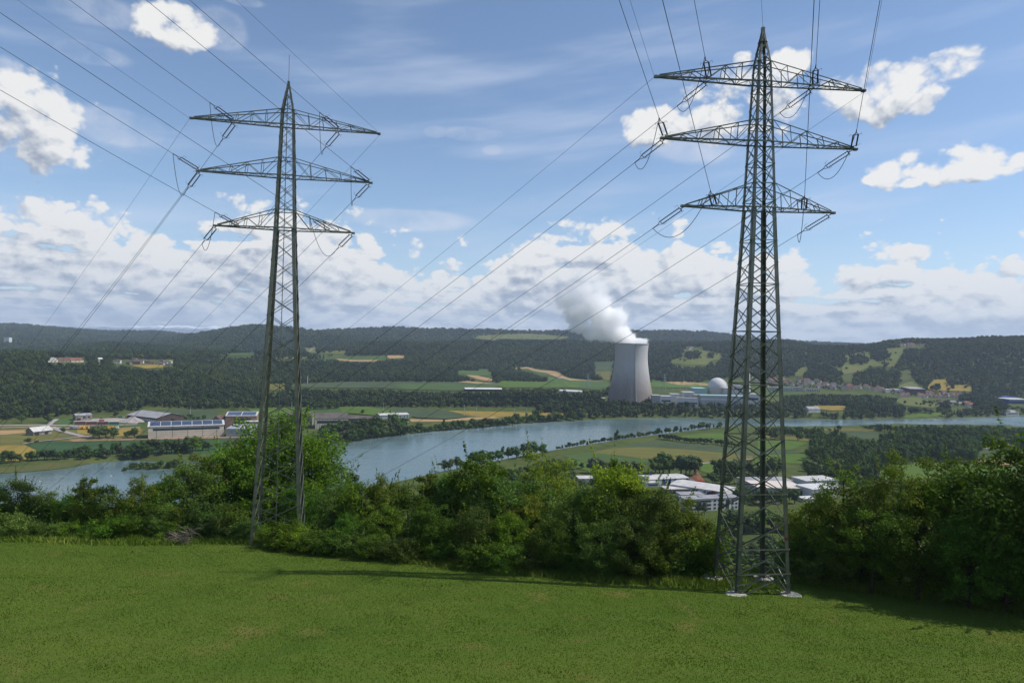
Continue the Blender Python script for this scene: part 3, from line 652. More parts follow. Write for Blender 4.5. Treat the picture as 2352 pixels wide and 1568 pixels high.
# ---------------------------------------------------------------- foliage
def ico_points(n, rng):
    v = rng.normal(size=(n, 3)); return v/np.linalg.norm(v, axis=1)[:, None]
def leaf_quads(c, size, rng, nrm=None, flat=0.0, aspect=0.62):
    """rhombic leaf (or leaf clump) faces round centres c"""
    n = len(c); a = rng.normal(size=(n, 3)) if nrm is None else nrm+rng.normal(size=(n, 3))*0.75
    a[:, 2] += flat; a /= np.linalg.norm(a, axis=1)[:, None]+1e-9
    t = np.cross(a, rng.normal(size=(n, 3))); t /= np.linalg.norm(t, axis=1)[:, None]+1e-9; b_ = np.cross(a, t)
    s = (size*(0.6+0.8*rng.random(n)))[:, None]
    v = np.stack([c-t*s*0.5, c+b_*s*0.5*aspect, c+t*s*0.5, c-b_*s*0.5*aspect], 1).reshape(-1, 3)
    return v, np.arange(4*n).reshape(n, 4)
def mid_tree(kind, seed, nleaf=360):
    """unit-height tree for the middle distance: lumpy crown of leaf clumps over a dark inner core, short trunk; one mesh"""
    rng = np.random.default_rng(seed); lob = []
    if kind == 'round': spec = [(rng.normal()*0.16, rng.normal()*0.16, 0.35+rng.random()*0.42, 0.15+rng.random()*0.09) for _ in range(10)]+[(0, 0, 0.55, 0.27), (0, 0, 0.8, 0.17)]
    elif kind == 'tall': spec = [(rng.normal()*0.07, rng.normal()*0.07, 0.2+0.72*i/9, 0.13-0.05*abs(i-4)/5) for i in range(10)]+[(0, 0, 0.5, 0.15)]
    elif kind == 'bush': spec = [(rng.normal()*0.3, rng.normal()*0.3, 0.3+rng.random()*0.4, 0.22+rng.random()*0.1) for _ in range(8)]+[(0, 0, 0.5, 0.36)]
    else: spec = [(0, 0, 0.14+0.80*i/8, 0.205*(1-i/8.8)+0.015) for i in range(9)]
    vs = []; fs = []; mi = []; tone = []; off = 0
    ar = np.array([s[3]**2 for s in spec]); cnt = (nleaf*ar/ar.sum()).astype(int)+3
    for (x, y, z, r), k in zip(spec, cnt):
        d = ico_points(k, rng); sz = 0.85 if kind != 'con' else 0.45
        rr = r*(0.86+0.28*rng.random(k))[:, None]; c = np.array([x, y, z])+d*rr*np.array([1, 1, sz])
        v, f = leaf_quads(c, 0.085 if kind != 'con' else 0.07, rng, d*1.3, 0.25)
        t = np.clip(0.30+0.25*rng.normal(size=k)*0.8+0.22*(rng.random()-0.3), 0, 1)
        vs.append(v); fs.append(f+off); off += len(v); mi.append(np.zeros(k)); tone.append(t)
        # core
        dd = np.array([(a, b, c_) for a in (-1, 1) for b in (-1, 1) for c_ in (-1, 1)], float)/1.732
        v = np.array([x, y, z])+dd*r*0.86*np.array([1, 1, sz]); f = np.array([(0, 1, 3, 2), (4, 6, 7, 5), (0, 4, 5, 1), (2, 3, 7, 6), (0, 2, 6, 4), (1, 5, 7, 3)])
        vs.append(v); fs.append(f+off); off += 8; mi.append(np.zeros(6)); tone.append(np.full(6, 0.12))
    r = 0.022; zt = 0.4 if kind != 'con' else 0.9
    v = np.array([(r*a, r*b, z) for z in (-0.06, zt) for a, b in ((-1, -1), (1, -1), (1, 1), (-1, 1))]); f = np.array([(0, 1, 5, 4), (1, 2, 6, 5), (2, 3, 7, 6), (3, 0, 4, 7)])
    vs.append(v); fs.append(f+off); off += 8; mi.append(np.ones(4)); tone.append(np.zeros(4))
    return np.concatenate(vs), np.concatenate(fs), np.concatenate(mi), np.concatenate(tone)
def mid_mesh(kind, seed, leafm, nleaf=360):
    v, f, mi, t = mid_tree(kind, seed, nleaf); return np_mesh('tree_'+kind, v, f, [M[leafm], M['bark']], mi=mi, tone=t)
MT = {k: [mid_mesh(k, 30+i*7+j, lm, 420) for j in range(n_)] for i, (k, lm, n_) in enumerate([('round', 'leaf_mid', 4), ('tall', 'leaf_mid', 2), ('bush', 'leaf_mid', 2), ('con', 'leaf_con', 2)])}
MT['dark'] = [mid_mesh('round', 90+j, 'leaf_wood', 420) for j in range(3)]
MT['willow'] = [mid_mesh('round', 95, 'leaf_willow', 420)]
MT['purple'] = [mid_mesh('round', 96, 'leaf_purple', 420)]
MT['yellow'] = [mid_mesh('round', 97, 'leaf_yellow', 420)]
NTREE = [0]
def tree_at(X, Y, ht, kind, label, group=None, name=None, wide=1.0, cat='tree'):
    if kind == 'mixed': kind = random.choices(['round', 'dark', 'tall', 'con', 'willow'], [5, 4, 1.3, 0.6, 0.25])[0]
    me = random.choice(MT[kind]); nm = name or {'con': 'conifer_tree', 'tall': 'poplar_tree', 'bush': 'bush', 'willow': 'willow_tree'}.get(kind, 'broadleaf_tree')
    o = link(nm, me, None, (X, Y, float(h(X, Y))-0.2)); w = ht*wide*random.uniform(0.9, 1.15)
    if kind == 'bush': w *= 1.1
    o.scale = (w, w, ht); o.rotation_euler = (0, 0, random.uniform(0, 6.28)); tag(o, label, cat, group); NTREE[0] += 1
    return o
def tree_row(pts, n, hpx, label, group, kind='mixed', depth=0.0, jit=0.25, wide=1.0):
    nm = 'riverside_tree' if group and any(q in label for q in ('bank', 'spit', 'water edge', 'bay')) else None
    """trees along a polyline of picture points on the ground; hpx = (min, max) height in picture units"""
    L = [0]
    for (a, b), (c, d) in zip(pts, pts[1:]): L.append(L[-1]+math.hypot(c-a, d-b))
    for i in range(n):
        s = (i+0.5+random.uniform(-jit, jit))/n*L[-1]; j = max(k for k in range(len(pts)-1) if L[k] <= s+1e-9); t = (s-L[j])/(L[j+1]-L[j])
        px = pts[j][0]*(1-t)+pts[j+1][0]*t; py = pts[j][1]*(1-t)+pts[j+1][1]*t
        kx, kz = dirs(px, py)
        if py > yh(px)+120: Y0 = (3.0-H)/kz; X, Y = kx*Y0, Y0
        else: X, Y, _ = march(px, py)
        Y += random.uniform(0, 1)*depth; X = kx*Y; hh_ = random.uniform(*hpx)/FP*Y
        tree_at(float(X), float(Y), float(hh_), kind, label, group, nm, wide=wide)

# --- rows of single trees along banks, hedges and fields
tree_row([(-20, 1072), (40, 1066), (90, 1062)], 9, (18, 34), 'leafy tree standing behind the reed bank at the far left of the river', 'trees behind the reed bank', 'mixed', 15)
tree_row([(95, 1063), (150, 1060), (215, 1055), (290, 1050)], 20, (16, 32), 'small dark tree on the bank between the green crop field and the bay', 'trees between crop field and bay', 'mixed', 18)
tree_row([(290, 1052), (360, 1050), (455, 1046)], 17, (20, 40), 'tall dark tree on the bank behind the wooded spit', 'trees behind the spit', 'mixed', 25)
tree_row([(298, 1071), (350, 1072), (400, 1070), (456, 1067)], 14, (10, 22), 'low tree growing on the narrow spit in the bay', 'trees on the spit', 'mixed', 5)
tree_row([(283, 1075), (290, 1074)], 1, (16, 17), 'small round tree at the water end of the spit', None, 'dark')
tree_row([(455, 1040), (540, 1035), (640, 1025)], 10, (14, 26), 'tree on the riverbank behind the left pylon', 'trees on the bank behind the left pylon', 'mixed', 15)
tree_row([(742, 1019), (800, 1011), (860, 1003), (930, 995)], 26, (18, 34), 'leafy tree at the water edge of the far bank left of the grey white hall', 'water edge trees on the left of the far bank', 'mixed', 10)
tree_row([(742, 1008), (800, 1000), (860, 994), (930, 987)], 22, (22, 38), 'taller tree behind the water edge trees below the grey white hall', 'taller bank trees near the grey white hall', 'mixed', 18)
tree_row([(930, 994), (1010, 986), (1100, 980), (1180, 973)], 30, (14, 26), 'leafy tree on the far bank between the grey white hall and the yellow field', 'far bank trees in the middle', 'mixed', 14)
tree_row([(1180, 971), (1260, 966), (1340, 962)], 24, (12, 28), 'rounded tree on the far bank where the river bends', 'far bank trees at the bend', 'mixed', 20)
tree_row([(1276, 1031), (1400, 1011), (1509, 997)], 34, (7, 15), 'small bushy tree on the narrow dike of the near bank', 'small trees on the dike', 'mixed', 6, wide=1.2)
tree_row([(1410, 1008), (1420, 1007)], 1, (25, 26), 'tallest slim tree on the dike', None, 'tall')
tree_row([(1509, 1000), (1580, 992), (1660, 986)], 18, (8, 20), 'tree at the right end of the dike by the bright green field', 'trees at the right end of the dike', 'mixed', 12)
tree_row([(1512, 1010), (1570, 1018), (1640, 1022), (1700, 1030)], 24, (8, 17), 'dark shrub tree in the hedge between the two fields', 'hedge trees between the fields', 'dark', 8, wide=1.2)
for px, py, hp, kd, lb in [(214, 1007, 29, 'round', 'big round tree left of the clump beside the farm road'), (228, 1008, 31, 'dark', 'tallest dark tree of the clump beside the farm road'), (243, 1006, 26, 'dark', 'dark tree in the middle of the clump beside the farm road'),
                           (261, 1007, 23, 'dark', 'separate dark tree at the right of the clump beside the farm road'), (292, 1006, 18, 'dark', 'lower tree left of the beige hall'), (309, 1006, 27, 'dark', 'taller tree touching the left of the beige hall'),
                           (64, 1018, 14, 'round', 'round field tree beside the farm track'), (84, 1016, 6, 'bush', 'small bush beside the farm track'), (145, 994, 14, 'dark', 'small dark tree beside the farm road'), (352, 968, 12, 'dark', 'dark tree by the door end of the long grey shed'),
                           (396, 970, 11, 'dark', 'dark tree at the right corner of the long grey shed'), (165, 973, 6, 'bush', 'bush left of the red railway coaches'), (265, 958, 14, 'dark', 'dark tree behind the gravel heap')]:
    X, Y, Z = march(px, py); tree_at(X, Y, hp/FP*Y, kd, lb, None, wide=1.15)
tree_row([(418, 968), (470, 969)], 7, (8, 14), 'round tree of the small row behind the beige hall', 'tree row behind the beige hall', 'round', 8)
tree_row([(708, 949), (780, 947)], 8, (14, 22), 'slender tree in the field row above the brown workshops', 'trees above the brown workshops', 'round', 5)
tree_row([(828, 956), (840, 956)], 1, (12, 12), 'lone bush behind the brown workshops', None, 'dark')
tree_row([(876, 966), (884, 966)], 1, (20, 20), 'left dark conifer in front of the grey white hall', None, 'con')
tree_row([(894, 968), (900, 968)], 1, (24, 24), 'right dark conifer in front of the grey white hall', None, 'con')
# trees of the near plain and around the estate
tree_row([(1015, 1082), (1060, 1078)], 3, (26, 36), 'dark crown seen over the treeline against the river', 'dark trees by the near river edge', 'dark', 10)
tree_row([(1090, 1072), (1160, 1060), (1250, 1050)], 11, (20, 36), 'grey green tree by the river seen over the centre trees', 'river trees over the centre', 'mixed', 20)
tree_row([(1300, 1078), (1340, 1082)], 4, (10, 20), 'small tree on the near green field', 'small field trees', 'round', 15)
tree_row([(1358, 1090), (1376, 1090)], 2, (38, 44), 'grey willow beside the near field', 'grey willows', 'willow', 6)
tree_row([(1395, 1094), (1470, 1092)], 8, (22, 34), 'dark tree in the row behind the bright yellow green tree', 'dark trees behind the estate', 'dark', 20)
tree_row([(1500, 1096), (1540, 1094)], 4, (44, 55), 'tall grey green tree behind the blue and white hall', 'tall trees behind the blue hall', 'round', 10)
tree_row([(1560, 1096), (1600, 1096)], 4, (42, 54), 'big dark tree left of the orange earth heap', 'big trees beside the earth heap', 'dark', 10)
tree_row([(1640, 1098), (1700, 1100), (1790, 1100)], 14, (24, 50), 'tree behind the estate seen through the right pylon', 'trees seen through the right pylon', 'mixed', 25)
tree_row([(1630, 1112), (1680, 1118)], 4, (18, 26), 'light green tree between earth heap and white sheds', 'light green trees by the sheds', 'round', 8)
tree_row([(1850, 1105), (1960, 1100)], 11, (30, 48), 'tree on the plain right of the right pylon', 'plain trees right of the right pylon', 'mixed', 30)
X, Y, Z = march(1638, 1142); tree_at(X, Y, 17/FP*Y, 'purple', 'purple leaved tree beside the white office block', None, wide=1.5)
tree_row([(1600, 1185), (1625, 1186)], 2, (34, 42), 'grey birch in front of the white office block', 'birches in front of the office', 'willow', 3, wide=0.7)
tree_row([(1690, 1160), (1760, 1165), (1830, 1160)], 13, (26, 44), 'dark tree between the office block and the grey sheds', 'trees inside the estate', 'mixed', 18)
tree_row([(1660, 1240), (1740, 1230), (1840, 1240)], 12, (30, 56), 'leafy tree on the slope behind the right pylon', 'slope trees behind the right pylon', 'round', 25, wide=1.2)

for poly, n_, lb, gr in [(c8((330, 440), (620, 375), (850, 310), (1230, 265), (1130, 440), (800, 480)), 26, 'single fruit tree on the green hillside above the village', 'fruit trees on the hillside'), (c8((1430, 600), (1580, 545), (1790, 600), (1780, 640), (1430, 630)), 12, 'single tree in the yellow hill field', 'trees in the yellow hill field'),
                      (c7((1160, 300), (1480, 320), (1400, 370), (1100, 395)), 8, 'single tree on the hill pasture behind the cooling tower', 'trees on the hill pasture'), (c8((1140, 700), (1560, 760), (1250, 762)), 8, 'tree in the meadow below the village', 'trees below the village'), (c6((1500, 150), (2280, 155), (1740, 168)), 10, 'tree on the high pasture of the ridge', 'trees on the high pasture'),
                      (c6((220, 250), (550, 262), (500, 285)), 8, 'tree on the pasture behind the left pylon', 'trees on the pasture behind the left pylon')]:
    k = 0
    while k < n_:
        px = random.uniform(min(p[0] for p in poly), max(p[0] for p in poly)); py = random.uniform(min(p[1] for p in poly), max(p[1] for p in poly))
        if inpoly(np.array([px]), np.array([py]), poly)[0]: X, Y, Z = march(px, py); tree_at(X, Y, random.uniform(7, 13), random.choice(['round', 'dark']), lb, gr, wide=1.1); k += 1
# --- woods that read as one mass: points on the ground carry tree instances
def forest_object(name, label, P, hts, wid, protos):
    me = bpy.data.meshes.new(name); me.vertices.add(len(P)); me.vertices.foreach_set('co', P.astype(np.float32).ravel())
    n_ = len(P)
    a = me.attributes.new('sc', 'FLOAT_VECTOR', 'POINT'); a.data.foreach_set('vector', np.column_stack([wid, wid, hts]).astype(np.float32).ravel())
    a = me.attributes.new('rz', 'FLOAT_VECTOR', 'POINT'); a.data.foreach_set('vector', np.column_stack([np.zeros(n_), np.zeros(n_), RNG.random(n_)*6.28]).astype(np.float32).ravel())
    a = me.attributes.new('pick', 'INT', 'POINT'); a.data.foreach_set('value', RNG.integers(0, len(protos), n_).astype(np.int32))
    o = link(name, me); o['kind'] = 'stuff'; o['label'] = label
    ng = bpy.data.node_groups.new('scatter_'+name, 'GeometryNodeTree'); ng.is_modifier = True
    ng.interface.new_socket('Geometry', in_out='INPUT', socket_type='NodeSocketGeometry'); ng.interface.new_socket('Geometry', in_out='OUTPUT', socket_type='NodeSocketGeometry')
    N = ng.nodes; Lk = ng.links; gi_ = N.new('NodeGroupInput'); go_ = N.new('NodeGroupOutput')
    jn = N.new('GeometryNodeJoinGeometry')
    for p in reversed(protos):
        oi = N.new('GeometryNodeObjectInfo'); oi.inputs['Object'].default_value = p; oi.transform_space = 'ORIGINAL'
        oi.inputs['As Instance'].default_value = True
        Lk.new(oi.outputs['Geometry'], jn.inputs[0])
    io = N.new('GeometryNodeInstanceOnPoints'); io.inputs['Pick Instance'].default_value = True
    def at(nm, dt):
        q = N.new('GeometryNodeInputNamedAttribute'); q.data_type = dt; q.inputs['Name'].default_value = nm
        return [s_ for s_ in q.outputs if s_.enabled][0]
    Lk.new(gi_.outputs[0], io.inputs['Points']); Lk.new(jn.outputs[0], io.inputs['Instance']); Lk.new(at('pick', 'INT'), io.inputs['Instance Index'])
    Lk.new(at('rz', 'FLOAT_VECTOR'), io.inputs['Rotation']); Lk.new(at('sc', 'FLOAT_VECTOR'), io.inputs['Scale']); Lk.new(io.outputs[0], go_.inputs[0])
    mod = o.modifiers.new('scatter', 'NODES'); mod.node_group = ng; return o
# prototypes are ordinary trees of the scene standing on the wooded slopes (their own size is not taken over)
def proto(kind, idx, px, py, hp, label, leafm=None):
    X, Y, Z = march(px, py); o = link({'con': 'conifer_tree', 'bush': 'bush'}.get(kind, 'broadleaf_tree'), MT[kind][idx] if leafm is None else mid_mesh(kind, 200+idx, leafm, 300), None, (X, Y, Z)); s_ = hp/FP*Y; o.scale = (s_, s_, s_)
    tag(o, label, 'tree'); return o
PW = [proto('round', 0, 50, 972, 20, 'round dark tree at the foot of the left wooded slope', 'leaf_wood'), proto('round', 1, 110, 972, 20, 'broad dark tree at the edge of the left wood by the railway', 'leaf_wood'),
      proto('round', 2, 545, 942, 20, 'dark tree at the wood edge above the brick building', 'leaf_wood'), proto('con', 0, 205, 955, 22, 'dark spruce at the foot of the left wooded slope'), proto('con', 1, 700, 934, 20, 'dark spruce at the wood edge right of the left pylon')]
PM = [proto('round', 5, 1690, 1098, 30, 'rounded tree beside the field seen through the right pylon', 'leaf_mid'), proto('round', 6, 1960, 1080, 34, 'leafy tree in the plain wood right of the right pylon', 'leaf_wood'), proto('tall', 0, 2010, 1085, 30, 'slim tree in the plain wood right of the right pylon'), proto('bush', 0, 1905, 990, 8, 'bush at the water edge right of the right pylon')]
def scatter(Y0, Y1, sp0, sp1):
    out = []; Y = Y0
    while Y < Y1:
        f = (Y-Y0)/(Y1-Y0); s_ = sp0*(1-f)+sp1*f; n_ = int(1.76*Y/s_); k = (np.arange(n_)+RNG.random(n_)*0.9)*s_/Y-0.88
        out.append(np.column_stack([k*Y, Y+RNG.random(n_)*s_, np.full(n_, s_)])); Y += s_
    return np.concatenate(out)
# picture areas that stay open (seen past the trees)
OPEN = list(CLEAR)+[
 c5((0, 830), (60, 826), (380, 800), (440, 765), (560, 760), (720, 758), (960, 735), (1200, 722), (1640, 708), (2130, 700), (2300, 740), (2300, 800), (2100, 960), (1500, 1100), (0, 1110)),      # left estate
 c5((370, 312), (660, 312), (680, 345), (640, 352), (370, 345)), c5((860, 328), (1350, 328), (1350, 380), (980, 378), (870, 350)), c5((750, 325), (790, 325), (790, 350), (750, 350)),
 c6((0, 700), (500, 697), (1100, 770), (2352, 745), (2352, 800), (1000, 900), (0, 1000)),
 [(1495, 893), (1560, 884), (1590, 882), (1670, 868), (1740, 868), (1760, 900), (1800, 880), (1800, 918), (1700, 922), (1600, 921), (1500, 921)],
 c7((1180, 262), (1330, 258), (1330, 295), (1160, 295)),
 c8((0, 530), (200, 510), (420, 545), (600, 575), (760, 600), (960, 605), (1160, 625), (1420, 640), (1700, 660), (1700, 705), (1400, 700), (1200, 695), (960, 660), (600, 655), (360, 650), (360, 640), (0, 600)),
 c8((1180, 235), (1400, 235), (1390, 262), (1180, 262)), c8((1600, 740), (1820, 730), (1820, 775), (1600, 775)), c8((2050, 695), (2247, 695), (2300, 755), (2120, 755)), c8((390, 785), (510, 785), (510, 820), (400, 820)),
 c8((2080, 800), (2230, 800), (2230, 850), (2080, 850)),
 [(1455, 1075), (1620, 1072), (1620, 1110), (1600, 1150), (1480, 1150)], [(1480, 1095), (1840, 1100), (1900, 1150), (1800, 1180), (1480, 1180)],
]
CLUMPS = [c8((550, 400), (600, 360), (700, 355), (722, 400), (680, 432), (600, 428)), c8((750, 372), (780, 345), (900, 350), (905, 400), (850, 415), (760, 412)), c8((925, 315), (1000, 285), (1080, 300), (1092, 360), (1020, 388), (940, 372)),
 c8((380, 445), (460, 400), (520, 410), (600, 440), (650, 480), (500, 500)), c8((1030, 390), (1100, 400), (1110, 430), (1040, 430)), c7((1175, 322), (1220, 308), (1295, 318), (1300, 360), (1180, 368)), c7((1368, 330), (1430, 330), (1430, 358), (1370, 358)),
 c8((1420, 625), (1500, 600), (1540, 620), (1500, 640)), c8((1610, 600), (1640, 596), (1650, 620), (1610, 622))]
OPEN2 = [c6((1460, 545), (1760, 545), (1760, 565), (1470, 572)), c6((2170, 560), (2352, 560), (2352, 578), (2200, 578))]
def open_mask(X, Y, Z, ht):
    m = np.zeros(len(X), bool)
    for fr in (0.0, 0.5, 0.88):
        px, py = proj(X, Y, Z+ht*fr)
        for q in OPEN+(OPEN2 if fr > 0 else []): m |= inpoly(px, py, q)
    bx, by = proj(X, Y, Z)
    for q in CLUMPS: m &= ~inpoly(bx, by, q)
    return m
sc = np.concatenate([scatter(1060, 2000, 10, 11.5), scatter(2000, 3600, 11.5, 16), scatter(3600, 7300, 18, 34)])
X, Y, sp = sc.T; X = X+RNG.normal(size=len(X))*sp*0.3; Z = h(X, Y); px, py = proj(X, Y, Z)
ht = np.clip(sp*1.30, 14, 30)*(0.62+0.75*RNG.random(len(X))**1.4)
zone = RNG.random(len(X)) < 1.1
shore = inpoly(X, Y, [(a, b) for a, b in RIV]) | (Z < 1.0)
# which ground carries wood: slopes, the bands on the terrace, the river terrace below the plant
lowleft = (px < 745) & (py > 943+np.clip(px-300, -300, 0)*-0.075)
beltA = (py > 895) & (py < 941)
valley = (py > 941) & (px >= 745) & (px < 1230)
riv_mid = (px >= 1230) & (py > 922) & (py < 975)
thin = (py > 935) & (px < 1230) & (px >= 745)
tower_gap = inpoly(px, py-8, [(1380, 770), (1500, 770), (1515, 921), (1380, 921)]) & (Y < 1760)
keep = ~tower_gap & ~open_mask(X, Y, Z, ht) & ~shore & ~lowleft & ~thin & (Y > 1080)
# near side of the river is handled on its own
near_side = ((py > 975) & (Y < 1500)) | ((px > 1650) & (Y < 1460))
keep &= ~near_side & ((Y > 1300) | (px < 330))
dens = fbm(X/260, Y/260, 3)
keep &= ~((Y > 1500) & (Y < 2300) & (px > 1330) & (Z < 26) & (py < 905) & (dens > -0.1))
X, Y, Z, ht, sp, px, py = [q[keep] for q in (X, Y, Z, ht, sp, px, py)]
wd = sp*1.5*(0.7+0.3*RNG.random(len(X))+0.25*(ht/np.clip(sp*1.3, 14, 30)-0.8))
PT = np.column_stack([X, Y, Z-0.5])
regs = [('left_wood', 'dense dark wood on the slope behind the railway and halls', (px < 620) & (Y < 2900)),
        ('valley_wood', 'dark belts of wood between the fields across the river', (px >= 620) & (px < 1800) & (Y < 2300)),
        ('hill_wood', 'wooded hills behind the cooling tower', (px >= 620) & (px < 1800) & (Y >= 2300) & (Y < 4200)),
        ('right_hill_wood', 'wood covering the steep hill above the village on the right', (px >= 1800) & (Y < 4200)),
        ('far_ridge_wood', 'hazy blue wood along the far ridge', (Y >= 4200) | ((px < 620) & (Y >= 2900)))]
for nm, lb, mk in regs:
    if mk.sum(): forest_object(nm, lb, PT[mk], ht[mk], wd[mk], PW)
NF = len(X)
# woods of the near plain (right) and along the right bank
WN = [(c8((220, 890), (520, 900), (520, 970), (480, 1035), (220, 1030), (-60, 990), (-60, 960), (0, 900)), 8, (12, 22)), (c8((720, 905), (1040, 905), (1040, 960), (900, 948), (560, 978), (560, 955), (720, 945)), 8, (8, 15)),
      (c8((1070, 905), (1500, 905), (1720, 925), (2150, 935), (2400, 930), (2400, 1090), (2150, 1085), (1850, 1140), (1700, 1120), (1590, 1033), (1270, 995), (1000, 978), (1000, 950)), 8.5, (13, 22)),
      (c8((480, 1040), (620, 1000), (780, 1025), (880, 1050), (1200, 1020), (1590, 1050), (1830, 1130), (1860, 1230), (1600, 1260), (1340, 1240), (1000, 1290), (950, 1390), (700, 1350), (540, 1290), (390, 1260), (500, 1185), (330, 1170), (300, 1120), (470, 1100)), 9, (15, 26)),
      (c8((1040, 1395), (2352, 1380), (2600, 1700), (1000, 1700)), 11, (10, 18)), ([(1010, 1115), (1290, 1060), (1330, 1110), (1400, 1118), (1400, 1200), (1000, 1200)], 12, (9, 15)), ([(-60, 1215), (1660, 1215), (1660, 1330), (-60, 1330)], 12, (9, 15)), ([(1640, 1250), (1850, 1240), (1850, 1345), (1640, 1345)], 10, (8, 14))]
RIVPX = far_shore+near_shore; XA, HA = [], []
for poly, s_, (a_, b_) in WN:
    Wp = [tuple(float(q) for q in plane0(p, q_+(a_+b_)*0.26/(151.0/max(q_-float(yh(p)), 60)*FP)*FP, 4.0)) for p, q_ in poly]; q = np.array(Wp)
    gx, gy = np.meshgrid(np.arange(q[:, 0].min(), q[:, 0].max(), s_), np.arange(max(q[:, 1].min(), 140), q[:, 1].max(), s_)); gx = gx.ravel()+RNG.normal(size=gx.size)*s_*0.3; gy = gy.ravel()+RNG.normal(size=gy.size)*s_*0.3
    k = inpoly(gx, gy, Wp); gx = gx[k]; gy = gy[k]; z = h(gx, gy); hh_ = a_+(b_-a_)*RNG.random(len(gx)); bpx, bpy_ = proj(gx, gy, z); hh_ = np.where((bpx > 1640) & (gy > 1000), np.minimum(hh_, (bpy_-968)*gy/FP), hh_); k = (z > 1.0) & (hh_ > 3) & ~open_mask(gx, gy, z, hh_)
    
    for fr in (0.5, 0.8, 1.05): tpx, tpy = proj(gx, gy, z+hh_*fr); k &= ~(inpoly(tpx, tpy+6, RIVPX))
    XA.append(np.column_stack([gx[k], gy[k], z[k]-0.3])); HA.append(np.column_stack([hh_[k], np.full(k.sum(), s_*1.5)*(0.8+0.4*RNG.random(k.sum()))]))
GP = []
for poly, n_ in [(c8((960, 600), (1760, 650), (1700, 700), (1000, 660)), 60), (c8((0, 545), (700, 590), (690, 630), (0, 600)), 50), (c8((1440, 735), (1820, 725), (1830, 775), (1440, 780)), 14)]:
    k = 0
    while k < n_:
        px = random.uniform(min(p[0] for p in poly), max(p[0] for p in poly)); py = random.uniform(min(p[1] for p in poly), max(p[1] for p in poly))
        if inpoly(np.array([px]), np.array([py]), poly)[0]: GP.append(march(px, py)); k += 1
forest_object('garden_trees', 'many small garden trees scattered between the village houses', np.array(GP), 6+5*RNG.random(len(GP)), 7+4*RNG.random(len(GP)), PM)
# steep wooded slope below the meadow
gx, gy = np.meshgrid(np.arange(-330, 330, 8.), np.arange(112, 330, 8.)); gx = gx.ravel()+RNG.normal(size=gx.size)*2.5; gy = gy.ravel()+RNG.normal(size=gy.size)*2.5
z = h(gx, gy); hh_ = 9+7*RNG.random(len(gx)); pxx, pyy = proj(gx, gy, z+hh_); lim = np.interp(pxx, [0, 450, 560, 780, 1000, 1600, 1650, 1830, 1860, 2352], [1135, 1100, 1080, 1120, 1120, 1190, 1235, 1235, 1150, 1150])
k = (pyy > lim+12)
XA.append(np.column_stack([gx[k], gy[k], z[k]-0.3])); HA.append(np.column_stack([hh_[k], 9+4*RNG.random(k.sum())]))
XA = np.concatenate(XA); HA = np.concatenate(HA)
forest_object('plain_wood', 'mixed wood over the near plain and the slope below the meadow', XA, HA[:, 0], HA[:, 1], PM)
print('forest points', NF, len(XA), 'single trees', NTREE[0])
